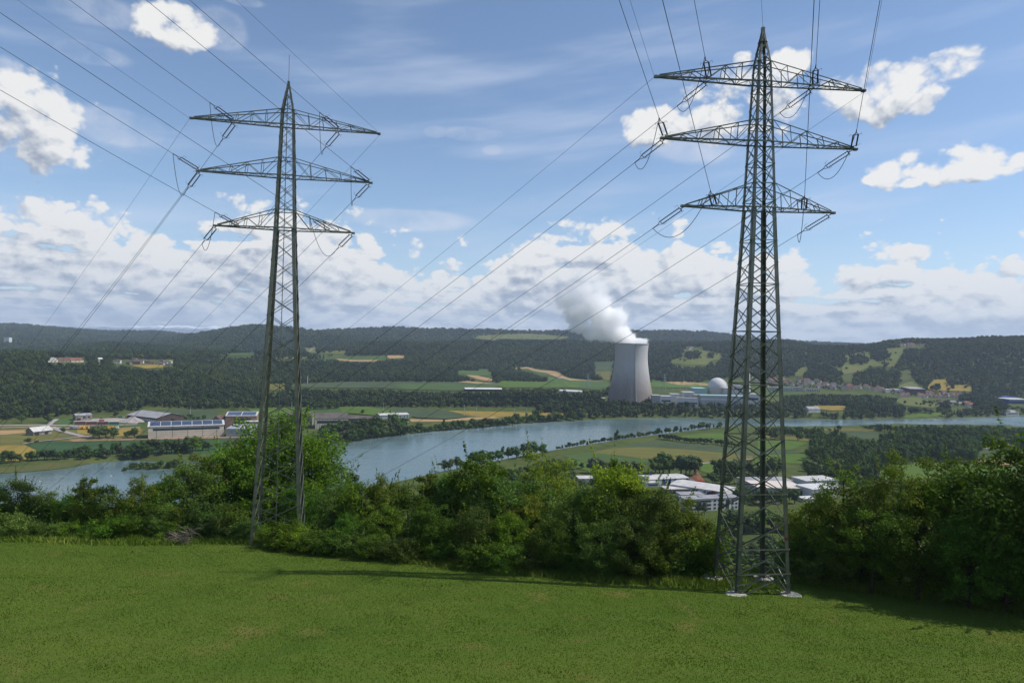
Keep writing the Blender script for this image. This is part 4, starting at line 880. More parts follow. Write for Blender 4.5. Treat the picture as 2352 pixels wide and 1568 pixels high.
# ---------------------------------------------------------------- near trees: trunk and limbs, crown of single leaf clumps
def near_tree(nm, seed, ht, cr, base, nleaf, leafm, size=0.30, form='round', nclus=70, lean=0.0, stems=1, cl=1.0):
    """prototype geometry of one tree -> (crown mesh, trunk mesh)"""
    rng = np.random.default_rng(seed); mb = MB(); ends = []; cz0 = ht*base; chh = ht-cz0
    for s_ in range(stems):
        ang = rng.random()*6.28; sp = 0 if stems == 1 else cr*0.35
        top = np.array([math.cos(ang)*sp+lean*ht, math.sin(ang)*sp, ht*(0.9 if form != 'bush' else 0.75)]); b0 = np.array([math.cos(ang)*0.25*(stems > 1), math.sin(ang)*0.25*(stems > 1), -0.6])
        N_ = 8; t = np.linspace(0, 1, N_)[:, None]; tr = b0*(1-t)+top*t+np.column_stack([np.sin(t[:, 0]*5+seed)*0.14, np.cos(t[:, 0]*4+seed)*0.14, np.zeros(N_)])*ht*0.07
        r0 = ht*0.016*(1.0 if stems == 1 else 0.65); mb.tube(tr, [r0*(1-0.93*q)+0.012 for q in t[:, 0]], 7)
        for k in range(int(18/stems)+4):
            f = 0.16+0.78*rng.random() if base > 0.15 else 0.08+0.85*rng.random()
            p0 = np.array([np.interp(f, t[:, 0], tr[:, i]) for i in range(3)])
            a = rng.random()*6.28; hrel = (p0[2]-cz0)/max(chh, 0.1)
            if hrel < -0.1: continue
            reach = cr*(0.45+0.5*rng.random())*math.sqrt(max(0.08, 1-(2*np.clip(hrel, 0, 1)-0.75)**2*0.75))
            e = p0+np.array([math.cos(a)*reach, math.sin(a)*reach, reach*(0.35+0.5*rng.random())]); mid_ = (p0+e)/2+rng.normal(size=3)*reach*0.07
            rb = r0*(1-0.9*f)*0.5+0.015; mb.tube([p0, mid_, e], [rb, rb*0.6, 0.012], 5); ends += [e, mid_*0.3+e*0.7]
    C = []
    for i in range(nclus):
        d = ico_points(1, rng)[0]; rr = 0.45+0.55*rng.random()**0.6
        x, y, z = d*rr
        zz = (z+1)/2
        if form == 'round': w = math.sqrt(max(0.02, 1-(1.7*zz-0.72)**2*0.85))
        elif form == 'tall': w = (1-zz)**0.55*(0.35+0.65*min(1, zz*4))*0.95+0.05
        elif form == 'bush': w = math.sqrt(max(0.05, 1-zz*zz*0.85))
        else: w = 1-0.92*zz
        C.append([x*cr*w*1.05+lean*ht*zz, y*cr*w*1.05, cz0+chh*(0.02+0.93*zz)])
    C = np.array(C+[list(e) for e in ends if e[2] < ht*1.02]); nc = len(C)
    cs = cl*cr*(0.17+0.15*rng.random(nc)); ctone = rng.normal(size=nc)*0.10
    w = cs**2; ci = rng.choice(nc, nleaf, p=w/w.sum()); d = ico_points(nleaf, rng); rad_ = cs[ci]*(rng.random(nleaf)**0.42)
    P_ = C[ci]+d*rad_[:, None]*np.array([1.05, 1.05, 0.72]); P_[:, 2] = np.maximum(P_[:, 2], 0.05)
    # sprays sticking out of the top and sides
    ns = int(nleaf*0.06); si = rng.choice(nc, max(6, nc//5), replace=False); k = rng.choice(si, ns); tt = rng.random(ns); dirn = C[k]-np.array([0, 0, ht*0.45]); dirn /= np.linalg.norm(dirn, axis=1)[:, None]+1e-6; dirn[:, 2] += 0.5
    P2 = C[k]+dirn*(cs[k]*(0.9+1.3*tt))[:, None]+rng.normal(size=(ns, 3))*0.10*(1.2-tt)[:, None]
    P_ = np.concatenate([P_, P2]); n = len(P_)
    nr = np.concatenate([d, dirn])
    v, f = leaf_quads(P_, size, rng, nr*0.7, 0.55)
    tone = np.clip(0.42+np.concatenate([ctone[ci], ctone[k]+0.1])+rng.normal(size=n)*0.17, 0, 1)
    crown = np_mesh('crown', v, f, M[leafm], tone=tone)
    me = bpy.data.meshes.new('trunk'); me.from_pydata(mb.v, [], mb.f); me.materials.append(M['bark']); me.polygons.foreach_set('use_smooth', [True]*len(me.polygons)); me.update()
    return crown, me
NEAR = {
 'oakA': near_tree('t', 1, 15, 5.2, 0.10, 15000, 'leaf_dark'), 'oakB': near_tree('t', 2, 14, 5.0, 0.08, 15000, 'leaf_grey', nclus=85), 'oakC': near_tree('t', 3, 15, 4.6, 0.10, 14000, 'leaf_olive'),
 'green': near_tree('t', 4, 17, 6.0, 0.12, 19000, 'leaf_green', nclus=95), 'yellow': near_tree('t', 5, 12, 4.2, 0.08, 13000, 'leaf_yellow', nclus=80), 'slim': near_tree('t', 6, 15, 3.0, 0.12, 8000, 'leaf_olive', form='tall', nclus=60),
 'sparse': near_tree('t', 7, 16, 3.4, 0.25, 2300, 'leaf_olive', form='tall', nclus=70, size=0.25, cl=0.62), 'ash': near_tree('t', 8, 16, 4.8, 0.30, 11000, 'leaf_olive', nclus=55), 'ashB': near_tree('t', 9, 16, 5.4, 0.26, 13000, 'leaf_dark', nclus=60),
 'bushA': near_tree('b', 10, 6, 3.6, 0.0, 9000, 'leaf_dark', form='bush', stems=4, nclus=60, size=0.24), 'bushB': near_tree('b', 11, 5, 3.2, 0.0, 8000, 'leaf_grey', form='bush', stems=4, nclus=55, size=0.22),
 'bushC': near_tree('b', 12, 5, 3.0, 0.0, 8000, 'leaf_green', form='bush', stems=4, nclus=55, size=0.22), 'conif': near_tree('c', 13, 14, 3.0, 0.06, 9000, 'leaf_con', form='cone', nclus=80, size=0.26), 'elder': near_tree('t', 14, 9, 3.4, 0.05, 9000, 'leaf_green', nclus=60, stems=3, size=0.25),
 'hazel': near_tree('t', 15, 9, 3.8, 0.04, 10000, 'leaf_olive', nclus=65, stems=3, size=0.25), 'leafy': near_tree('t', 16, 13, 4.4, 0.08, 13000, 'leaf_green', nclus=80),
}
NB = {k: v for k, v in zip(NEAR, [15, 14, 15, 17, 12, 15, 16, 16, 16, 6, 5, 5, 14, 9, 9, 13])}
def plant(kind, px, top, Y, label, group=None, wide=1.0, name=None):
    """stand a tree at distance Y so that its top reaches the given picture height"""
    kx, kz = dirs(px, top); X = float(kx*Y); zt = H+float(kz)*Y; zb = float(h(X, Y)); s_ = max(0.15, (zt-zb)/NB[kind])
    o = empty(name or ('bush' if kind.startswith('bush') else 'conifer_tree' if kind == 'conif' else 'leafy_tree'), (X, Y, zb-0.1), random.uniform(0, 6.28)); w = wide*min(s_, 1.25)**0.6*max(1, s_/1.25)**0.3 if s_ > 0.6 else s_*wide*1.15
    o.scale = (w, w, s_); c, t = NEAR[kind]
    link('crown', c, o); link('trunk', t, o)
    return tag(o, label, 'bush' if kind.startswith('bush') else 'tree', group)
# (kind, px, top, distance, width factor, label)
PL = [
 # left of the left pylon, back row to front row
 ('oakA', -30, 1100, 96, 1.2, 'dark tree cut by the left edge of the picture'), ('oakB', 40, 1096, 92, 1.0, 'dark leafy tree at far left against the water'), ('oakC', 100, 1122, 95, 1.0, 'low olive tree between the far left trees, against the water'),
 ('elder', 165, 1128, 94, 1.1, 'light green small tree with a loose top, left of the water gap'), ('slim', 195, 1088, 90, 1.0, 'slim tree with bare feathery top rising in front of the bay'), ('hazel', 232, 1110, 92, 1.1, 'olive feathery tree right beside the slim feathery one'), ('oakA', 290, 1140, 97, 1.0, 'dark low tree below the wooded spit'),
 ('oakC', 335, 1086, 96, 0.85, 'brownish green tree with leaning tip rising against the bay'), ('leafy', 385, 1088, 98, 1.0, 'fresh green tree left of the olive pair, below the spit'), ('oakB', 435, 1062, 100, 1.05, 'grey green tree with wide top between the bay and the left pylon'), ('ash', 480, 1045, 104, 0.9, 'olive tree standing above the brush pile'),
 ('oakA', 520, 1018, 106, 1.0, 'tall dark tree left of the left pylon'), ('oakC', 560, 1008, 112, 0.9, 'olive crown touching the left leg of the left pylon'), ('green', 645, 938, 112, 1.35, 'big bright green tree directly behind the left pylon'), ('green', 715, 990, 108, 1.1, 'bright green crown showing right of the left pylon'), ('leafy', 600, 1050, 104, 1.0, 'dark green tree inside the legs of the left pylon'), ('oakA', 690, 1100, 100, 0.9, 'dark tree at the right leg of the left pylon'),
 # middle clump
 ('conif', 806, 1066, 118, 0.8, 'single dark conifer tip against the river'), ('oakB', 770, 1108, 96, 1.0, 'dark tree at the left end of the centre clump'), ('leafy', 830, 1098, 92, 0.95, 'green tree with ragged top left of the river gap'), ('oakC', 880, 1082, 92, 0.8, 'pale green tree with pointed top below the conifer tip'), ('oakA', 940, 1105, 88, 1.0, 'dark tree in front of the near river edge'), ('slim', 990, 1076, 92, 1.1, 'narrow tree left of the tallest centre tree'),
 ('oakB', 1050, 1080, 90, 0.9, 'grey green tree touching the tallest centre tree'), ('leafy', 1105, 1030, 88, 1.05, 'tallest tree of the centre clump with pointed leafy top'), ('oakB', 1165, 1085, 86, 0.95, 'grey green shoulder tree right of the tallest centre tree'), ('ash', 1255, 1035, 90, 0.9, 'olive tree with a wide fan top, second highest of the centre clump'), ('oakC', 1205, 1130, 84, 0.9, 'olive tree in front between the two highest centre trees'),
 ('oakB', 1320, 1108, 84, 1.0, 'grey green domed tree right of the olive fan tree'), ('slim', 1411, 1038, 92, 0.7, 'small dark tip above the bright yellow green tree'), ('yellow', 1432, 1062, 82, 1.05, 'bright yellow green tree standing out of the centre clump'), ('oakA', 1375, 1120, 80, 0.9, 'dark tree left of the bright yellow green tree'), ('oakB', 1495, 1108, 78, 0.9, 'grey green tree right below the bright yellow green tree'), ('oakC', 1545, 1130, 80, 1.0, 'olive rounded tree below the blue striped hall'),
 ('hazel', 1600, 1178, 80, 1.1, 'dense bush tree before the white office block'), ('elder', 1632, 1196, 82, 0.9, 'light green shrub tree just left of the right pylon'),
 ('oakA', 880, 1150, 84, 1.0, 'dark tree in the front row, below the pale pointed tree'), ('oakA', 990, 1150, 82, 1.0, 'dark front row tree left of the tallest centre tree'), ('oakB', 1090, 1160, 80, 1.0, 'grey green front row tree below the tallest centre tree'), ('leafy', 1170, 1170, 79, 0.9, 'bright flecked front row tree in the middle of the centre clump'), ('oakA', 1270, 1185, 77, 1.0, 'dark front row tree below the olive fan tree'), ('oakB', 1380, 1190, 75, 1.0, 'grey green front row tree below the yellow green tree'),
 ('oakB', 1455, 1180, 74, 0.9, 'grey green tree at the front right corner of the centre clump'), ('oakA', 800, 1175, 86, 0.9, 'dark front row tree at the left of the centre clump'), ('oakC', 1530, 1205, 76, 0.8, 'olive tree at the right end of the front row'),
 # right of the right pylon
 ('elder', 1850, 1180, 84, 0.9, 'light green small tree just right of the right pylon'), ('hazel', 1885, 1130, 80, 1.0, 'loose olive tree right of the right pylon'), ('sparse', 1935, 1036, 78, 1.1, 'thin see-through yellow green tree in front of the white sheds'), ('sparse', 1900, 1075, 80, 0.9, 'thinner see-through tree left of the tall yellow green one'), ('ash', 1985, 1108, 76, 0.9, 'olive tree between the see-through tree and the pointed right tree'),
 ('ash', 2072, 1044, 74, 0.8, 'tall pointed tree left of the broad right tree'), ('ash', 2195, 1040, 75, 1.1, 'broad tree with yellowish top on the right'), ('leafy', 2150, 1085, 72, 0.8, 'green tree between the pointed tree and the broad yellowish tree'), ('ashB', 2270, 1062, 70, 0.9, 'dark green tree right of the broad yellowish tree'), ('oakA', 2385, 975, 66, 1.15, 'very dark tree cut by the right edge of the picture'), ('ashB', 2010, 1150, 72, 0.9, 'dark tree in the shade behind the mown edge on the right'), ('ashB', 2110, 1160, 70, 0.9, 'dark tree with bare lower trunk right of the right pylon'),
 ('oakA', 2230, 1170, 67, 0.9, 'dark front tree below the broad yellowish tree'), ('oakA', 2320, 1120, 66, 0.9, 'darkest front tree near the right edge'), ('oakA', 1925, 1190, 76, 0.85, 'dark tree behind the grass right of the right pylon'), ('oakA', 2470, 1080, 64, 1.0, 'dark tree beyond the right edge of the picture'),
]
for kd, px, tp, Y, w, lb in PL: plant(kd, px, tp, Y, lb, None, w)
# low bushes closing the foot of the treeline
BL = []
def brow(x0, x1, n, top0, top1, Y0, Y1, kinds, label, group):
    for i in range(n):
        f = (i+0.5)/n; px = x0+(x1-x0)*f+random.uniform(-12, 12); plant(random.choice(kinds), px, top0+(top1-top0)*f+random.uniform(-12, 14), Y0+(Y1-Y0)*f+random.uniform(-1, 2), label, group, random.uniform(0.95, 1.2))
brow(-60, 400, 11, 1185, 1195, 87, 88, ['bushA', 'bushB', 'bushC'], 'low bush at the meadow edge left of the brush pile', 'bushes at the meadow edge on the left')
brow(-60, 560, 12, 1150, 1150, 92, 93, ['bushA', 'bushB', 'hazel'], 'bush in the second row behind the meadow edge, left of the left pylon', 'second row bushes on the left')
brow(465, 570, 3, 1170, 1180, 89, 90, ['bushA', 'bushB'], 'dense bush between brush pile and left pylon', 'bushes beside the left pylon')
brow(625, 700, 4, 1205, 1212, 86, 84, ['bushC', 'bushB'], 'light green bush growing among the legs of the left pylon', 'bushes among the legs of the left pylon')
brow(690, 1440, 15, 1215, 1262, 83, 74, ['bushA', 'bushB', 'bushA'], 'dark bush at the shaded foot of the centre clump', 'bushes at the foot of the centre clump')
brow(1470, 1625, 5, 1225, 1235, 76, 78, ['bushB', 'bushC'], 'grey green bush between centre clump and right pylon', 'bushes left of the right pylon')
brow(1840, 2000, 4, 1225, 1240, 79, 76, ['bushA', 'bushB'], 'dark bush in the shade right of the right pylon', 'shaded bushes right of the right pylon')
brow(2000, 2360, 5, 1290, 1320, 75, 68, ['bushC', 'bushA'], 'low sunlit bush seen under the right hand trees', 'undergrowth below the right hand trees')
# dead brush pile
r0 = empty('brush_pile', (0, 0, 0)); Xb, Yb = float(dirs(440, 1225)[0]*88), 88.0; r0.location = (Xb, Yb-2.5, float(h(Xb, Yb-2.5)))
tag(r0, 'pile of bare grey dead branches at the meadow edge left of the left pylon', 'brush pile')
for k in range(12):
    mb = MB(); a = random.uniform(0, 6.28); o_ = Vector((random.uniform(-1.5, 1.5), random.uniform(-0.5, 1), random.uniform(0.2, 1.5)))
    for j in range(7):
        a1 = a+random.uniform(-1.6, 1.6); L1 = random.uniform(0.8, 2.6); e = o_+Vector((math.cos(a1)*L1, -abs(math.sin(a1))*L1*0.4, random.uniform(-0.3, 0.75)*L1)); e.z = max(0.1, e.z)
        m_ = (o_+e)/2+Vector((random.uniform(-.2, .2), random.uniform(-.2, .2), random.uniform(-.1, .3))); mb.tube([o_, m_, e], [0.032, 0.02, 0.007], 4)
        mb.tube([m_, m_+Vector((random.uniform(-.7, .7), random.uniform(-.4, .2), random.uniform(0, .7)))], [0.02, 0.008], 4)
    mb.build('dead_branch', M['deadwood'], r0)
# grass: blades over the meadow, taller at the uncut edge and round the right pylon
def grass():
    rng = np.random.default_rng(5); n = 330000
    Y = 40+(rng.random(n)**0.8)*52; X = (rng.random(n)*1.76-0.86)*Y; k = Y < edge(X)+1.5; X = X[k]; Y = Y[k]; n = len(X); z = near_z(X, Y)
    hh_ = 0.05+0.05*rng.random(n)+0.30*np.clip(fbm(X/2.2, Y/2.2, 4), 0, 1)*(rng.random(n) < 0.5)
    de = edge(X)-Y; tall = (np.clip(1.4-np.abs(de)*0.5, 0, 1) > rng.random(n)) | (rng.random(n) < 1.6*np.clip(1-np.hypot((X-20)/11, (Y-75)/4.5), 0, 1))
    hh_ = np.where(tall, hh_+0.25+0.45*rng.random(n), hh_)
    a = rng.random(n)*6.28; w = 0.028+0.03*rng.random(n)+np.where(tall, 0.03, 0); dx = np.cos(a)*w; dy = np.sin(a)*w; lx = rng.normal(size=n)*hh_*0.5; ly = rng.normal(size=n)*hh_*0.5
    v = np.stack([np.column_stack([X-dx, Y-dy, z-0.02]), np.column_stack([X+dx, Y+dy, z-0.02]), np.column_stack([X+lx, Y+ly, z+hh_])], 1).reshape(-1, 3)
    tone = np.clip(0.42+0.9*fbm(X/9, Y/4, 4)+0.5*fbm(X/1.5, Y/1.5, 2)+rng.normal(size=n)*0.12+np.where(tall, 0.22, 0), 0, 1)
    gm = leaf_mat('grass_blades', [(0.0, (0.046, 0.086, 0.010)), (0.55, (0.084, 0.134, 0.015)), (0.85, (0.135, 0.172, 0.027)), (1.0, (0.26, 0.25, 0.06))], 0.3, objvar=0)
    struct(link('grass', np_mesh('grass', v, np.arange(3*n).reshape(n, 3), gm, tone=tone)), 'stuff', 'short green meadow grass, taller along the trees and round the right pylon')
grass()
# ---------------------------------------------------------------- lattice pylons
def pylon(name, label, X, Y, rz, spec):
    """spec: base half width, height, levels [(z_bottom, z_top, half_len)], half width at levels..., returns root and attachment points in world space"""
    z0 = float(near_z(np.array(X), np.array(Y))); root = empty(name, (X, Y, z0), rz); tag(root, label, 'electricity pylon', 'lattice pylons on the meadow')
    zt = spec['apex']; prof = spec['prof']                                    # [(z, half width)]
    def hw(z): return float(np.interp(z, [p[0] for p in prof], [p[1] for p in prof]))
    st = M['steel']; R3 = Matrix.Rotation(rz, 3, 'Z'); base = Vector((X, Y, z0))
    cs_ = [(-1, -1), (1, -1), (1, 1), (-1, 1)]
    for sx, sy in cs_:
        mb = MB(); zs = [-0.0]+[p[0] for p in prof[1:]]
        wx, wy = sx*hw(0), sy*hw(0); zb = float(near_z(*[np.array(q) for q in (base+R3@Vector((wx, wy, 0)))[:2]]))-z0-0.1
        for a, b_ in zip([zb]+zs[1:-1], zs[1:]):
            la = spec['leg']*(1-0.5*a/zt); A = Vector((sx*hw(max(a, 0)), sy*hw(max(a, 0)), a)); B = Vector((sx*hw(b_), sy*hw(b_), b_))
            # L section opening inwards
            d = (B-A).normalized(); ux = Vector((-sx, 0, 0)); uy = Vector((0, -sy, 0)); t_ = la*0.16
            for u_, v_ in ((ux, uy), (uy, ux)):
                p = [A, A+u_*la, A+u_*la+v_*t_, A+v_*t_]; q = [c+(B-A) for c in p]; mb.add(p+q, [(0, 1, 5, 4), (1, 2, 6, 5), (2, 3, 7, 6), (3, 0, 4, 7), (3, 2, 1, 0), (4, 5, 6, 7)])
        mb.build('leg', st, root)
        if spec['footing']:
            fb = MB(); up = 0.45 if sy > 0 else 0.0; fb.lathe([(1.08, zb-0.5), (1.10, zb+0.10+up), (1.03, zb+0.18+up), (0.3, zb+0.20+up), (0.3, zb+0.23+up)], 20, wx, wy); fb.build('footing', M['concrete'], root)
    # bracing, one part for each face
    za = [0.0]
    for z_, st_ in spec['panels']:
        while za[-1] < z_-st_*0.5: za.append(min(z_, za[-1]+st_))
    for fi in range(4):
        mb = MB(); (ax, ay), (bx, by) = cs_[fi], cs_[(fi+1) % 4]
        inward = Vector((-(ax+bx)/2, -(ay+by)/2, 0))*0.09
        for i in range(len(za)-1):
            a, b_ = za[i], za[i+1]
            if a < spec.get('open', 0): continue
            wa, wb = hw(a), hw(b_); w_ = spec['brace']*(1-0.35*a/zt)
            A0 = Vector((ax*wa, ay*wa, a)); B0 = Vector((bx*wa, by*wa, a)); A1 = Vector((ax*wb, ay*wb, b_)); B1 = Vector((bx*wb, by*wb, b_))
            mb.ell(A0+inward*0.3, B1+inward*0.3, w_, w_*0.22); mb.ell(B0+inward, A1+inward, w_, w_*0.22)
            if (i % spec['horiz'] == 0 and spec['horiz'] < 50) or a in spec['ring']: mb.ell(A0, B0, w_, w_*0.22)
        if spec['footing']:                              # extra struts of the splayed foot
            for z1_, z2_ in ((0.35, 2.4), (2.4, 4.9)):
                A = Vector((ax*hw(z1_), ay*hw(z1_), z1_)); B = Vector((bx*hw(z1_), by*hw(z1_), z1_)); Mm = Vector(((ax+bx)/2*hw(z2_), (ay+by)/2*hw(z2_), z2_))
                if z1_ < 1: mb.ell(A, Mm, 0.12, 0.03); mb.ell(B, Mm, 0.12, 0.03); mb.ell(Vector((ax*hw(z2_), ay*hw(z2_), z2_)), Vector((bx*hw(z2_), by*hw(z2_), z2_)), 0.12, 0.03)
            for f_ in (0.28,):
                z_ = 1.3; A = Vector((ax*hw(z_), ay*hw(z_), z_)); Bm = Vector(((ax+bx)/2*hw(2.4)*0.55+ax*hw(2.4)*0.45, (ay+by)/2*hw(2.4)*0.55+ay*hw(2.4)*0.45, 1.55)); mb.ell(A, Bm, 0.09, 0.025)
                B = Vector((bx*hw(z_), by*hw(z_), z_)); Bm = Vector(((ax+bx)/2*hw(2.4)*0.55+bx*hw(2.4)*0.45, (ay+by)/2*hw(2.4)*0.55+by*hw(2.4)*0.45, 1.55)); mb.ell(B, Bm, 0.09, 0.025)
        mb.build('bracing', st, root)
    # plan bracing rings
    # peak cap
    mb = MB(); mb.box(-0.16, -0.16, zt-0.5, 0.16, 0.16, zt+0.15); mb.build('peak_cap', st, root)
    # climbing rail with pegs
    mb = MB(); y_ = lambda z: -hw(z)-0.02
    for a in np.arange(3.0, zt-2, 1.5): mb.bar((0.0, y_(a), a), (0.0, y_(a+1.5), a+1.5), 0.09 if not spec['footing'] else 0.05)
    for a in np.arange(3.0, zt-2, 0.75): mb.bar((-0.22, y_(a), a), (0.02, y_(a), a), 0.035)
    if not spec['footing']: mb.build('climbing_rail', st, root)
    # cross arms: each side one part
    out = {}
    for li, (zb_, ztop, L_, zend) in enumerate(spec['arms']):
        for s_ in (-1, 1):
            mb = MB(); w0 = hw(zb_); w1 = hw(ztop); tip = Vector((s_*L_, 0, zb_+zend)); tw = 0.16
            for sy in (-1, 1):
                b0 = Vector((s_*w0, sy*w0, zb_)); t0 = Vector((s_*w1, sy*w1, ztop)); be = tip+Vector((0, sy*tw, 0)); te = tip+Vector((-s_*0.4, sy*tw, 0.18))
                mb.ell(b0, be, 0.15, 0.04); mb.ell(t0, te, 0.10, 0.028)
                K = spec['bays'][li]
                for k in range(K):
                    f0 = k/K; f1 = (k+1)/K; q0 = b0.lerp(be, f0); q1 = b0.lerp(be, f1); r0_ = t0.lerp(te, f0); r1 = t0.lerp(te, f1)
                    if k: mb.ell(q0, r0_, 0.07, 0.02)
                    if k % 2 == 0: mb.ell(r0_, q1, 0.065, 0.02)
                    else: mb.ell(q0, r1, 0.065, 0.02)
            K = spec['bays'][li]*2
            for k in range(K):                         # bottom and top lacing
                f0 = k/K; f1 = (k+1)/K; pa = Vector((s_*w0, -w0, zb_)).lerp(tip+Vector((0, -tw, 0)), f0); pb = Vector((s_*w0, w0, zb_)).lerp(tip+Vector((0, tw, 0)), f1); pc = Vector((s_*w0, w0, zb_)).lerp(tip+Vector((0, tw, 0)), f0); pd_ = Vector((s_*w0, -w0, zb_)).lerp(tip+Vector((0, -tw, 0)), f1)
                mb.ell(pa, pb, 0.06, 0.018) if k % 2 else mb.ell(pc, pd_, 0.06, 0.018)
                mb.ell(pb, pd_, 0.045, 0.015)
            K = spec['bays'][li]
            for k in range(1, K): f0 = k/K; mb.ell(Vector((s_*w1, -w1, ztop)).lerp(tip+Vector((-s_*0.4, -tw, .18)), f0), Vector((s_*w1, w1, ztop)).lerp(tip+Vector((-s_*0.4, tw, .18)), f0), 0.045, 0.015)
            mb.box(min(s_*(L_-0.3), s_*(L_+0.12)), -0.2, zb_+zend-0.08, max(s_*(L_-0.3), s_*(L_+0.12)), 0.2, zb_+zend+0.16)
            mb.build('cross_arm', st, root)
        # chords running through the body
        mb = MB(); w0 = hw(zb_)
        for sy in (-1, 1): mb.ell(Vector((-w0, sy*w0, zb_)), Vector((w0, sy*w0, zb_)), 0.17, 0.045); mb.ell(Vector((-hw(ztop), sy*hw(ztop), ztop)), Vector((hw(ztop), sy*hw(ztop), ztop)), 0.11, 0.03)
        mb.build('arm_chord', st, root)
    def W(p): return base+R3@Vector(p)
    Ri = R3.transposed()
    def strings(p, dirw, ln=2.3):
        """double strain string from local point p, pulling along world direction; returns world end"""
        d = (Ri@Vector(dirw)).normalized(); p = Vector(p); side = d.cross(Vector((0, 0, 1))).normalized(); side = Vector((1, 0, 0)) if abs(side.x) > 0.9 else side
        side = (Vector((1, 0, 0))-d*d.x).normalized()
        holder = MB(); a = p+d*0.35; holder.bar(p, a, 0.07); holder.bar(a-side*0.26, a+side*0.26, 0.06); b_ = a+d*(ln+0.2); holder.bar(b_-side*0.26, b_+side*0.26, 0.06)
        e = b_+d*1.1; holder.bar(b_-side*0.28, b_+d*0.45, 0.05); holder.bar(b_+side*0.28, b_+d*0.45, 0.05); holder.bar(b_+d*0.4, e, 0.08)
        for q in (a, b_):
            for sg in (-1, 1):
                c = q+side*0.3*sg; dd = d if q is a else -d; holder.tube([c, c+side*sg*0.25+Vector((0, 0, 0.12)), c+side*sg*0.3+dd*0.35+Vector((0, 0, .1))], 0.016, 4)
        hb = holder.build('string_fitting', M['fitting'], root)
        for sg in (-1, 1):
            ib = MB(); A = a+side*0.24*sg; B = b_+side*0.24*sg; n_ = 12; pts = []; rr = []
            for i in range(n_):
                for f_, r_ in ((0.0, 0.04), (0.3, 0.088), (0.5, 0.088), (0.55, 0.04)): pts.append(A.lerp(B, (i+f_)/n_)); rr.append(r_)
            ib.tube(pts, rr, 8); ib.build('insulator', M['insul'], hb)
        return W(e)
    def jumper(pts_w):
        loc = [Ri@(Vector(q)-base) for q in pts_w]; mb = MB(); mb.tube(loc, 0.032, 5); mb.build('jumper_cable', M['wire'], root)
    return root, W, strings, jumper, hw
def wire(p0, d, length, curv, label, r=0.026, group='conductors of the lattice pylons', seg=48, name='power_line'):
    """hanging conductor: starts along d (dz per horizontal metre), curving up with the sag"""
    d = Vector(d); hl = math.hypot(d.x, d.y); u = Vector((d.x/hl, d.y/hl, 0)); m_ = d.z/hl; pts = []
    p0 = Vector(p0)
    for i in range(seg+1):
        s_ = length*(i/seg)**1.3; pts.append(Vector((u.x*s_, u.y*s_, m_*s_+curv*s_*s_)))
    mb = MB(); mb.tube(pts, r, 5); o = mb.build(name, M['wire']); o.location = p0
    return tag(o, label, 'power line', group)
FARDIR = Vector((-1.3, 1.0, -0.90)).normalized()
def far_d(slope): return Vector((-1.3, 1.0, slope*1.0))
def string_pylon(nm, label, X, Y, rz, spec, back, fwd, backcurv, fwdcurv, who):
    root, W, strings, jumper, hw = pylon(nm, label, X, Y, rz, spec)
    arms = spec['arms']; att = spec['att']
    LV = ['top', 'middle', 'lowest']
    for li, (zb_, zt_, L_, ze) in enumerate(arms):
        for s_ in (-1, 1):
            xf, xn = att[li]; z = zb_+0.05
            pf = (s_*xf, 0.15, z-0.1+ze*xf/L_); pn = (s_*xn, -0.15, z+0.12+ze*xn/L_); sd_ = 'left' if s_ < 0 else 'right'
            ef = strings(pf, fwd); en = strings(pn, back)
            wire(ef, fwd, 360, fwdcurv, f'valley side conductor on the {sd_} half of the {LV[li]} arm, {who} pylon')
            wire(en, back, 300, backcurv, f'overhead conductor on the {sd_} half of the {LV[li]} arm, {who} pylon')
            mid_ = (Vector(ef)+Vector(en))/2; n_ = 14; pts = []
            sagj = 1.9+0.25*(Vector(ef)-Vector(en)).length*0.3
            for i in range(n_+1): f = i/n_; q = Vector(ef).lerp(Vector(en), f); q.z -= sagj*4*f*(1-f); pts.append(q)
            jumper(pts)
    zb_, zt_, L_, ze = arms[0]
    for s_ in (-1, 1):
        sd_ = 'left' if s_ < 0 else 'right'; tip = W((s_*(L_+0.1), 0, zb_+ze))
        wire(tip, fwd, 360, fwdcurv*0.85, f'thin valley side earth wire on the {sd_} tip of the {who} pylon', 0.015, 'earth wires of the lattice pylons', name='earth_wire')
        wire(tip, back, 300, backcurv, f'thin overhead earth wire on the {sd_} tip of the {who} pylon', 0.015, 'earth wires of the lattice pylons', name='earth_wire')
    return root, W
specR = dict(apex=59.6, leg=0.42, brace=0.115, footing=True, horiz=2, ring=(), open=0.0,
    prof=[(0, 2.95), (40.3, 1.28), (47.3, 1.03), (53.6, 0.80), (55.9, 0.70), (59.6, 0.10)],
    panels=[(4.9, 2.45), (30, 2.8), (40.3, 2.3), (55.9, 1.95), (59.2, 1.1)],
    arms=[(53.7, 55.9, 11.7, 0.0), (47.3, 49.6, 10.9, 0.0), (40.3, 42.9, 8.5, 0.0)], bays=[6, 5, 4], att=[(5.9, 5.9), (10.5, 10.5), (8.3, 5.0)])
rR, WR = string_pylon('lattice_pylon', 'nearer lattice pylon on the right standing on round concrete footings', 26.0, 72.8, rad(6.5), specR, Vector((-0.412, -1, 0.222)), Vector((-1.3, 1, -0.93)), 0.00025, 0.00045, 'right')
wire(WR((0, 0, 59.7)), Vector((-0.412, -1, 0.222)), 300, 0.00025, 'thin wire coming overhead to the peak of the right pylon', 0.015, 'earth wires of the lattice pylons', name='earth_wire')
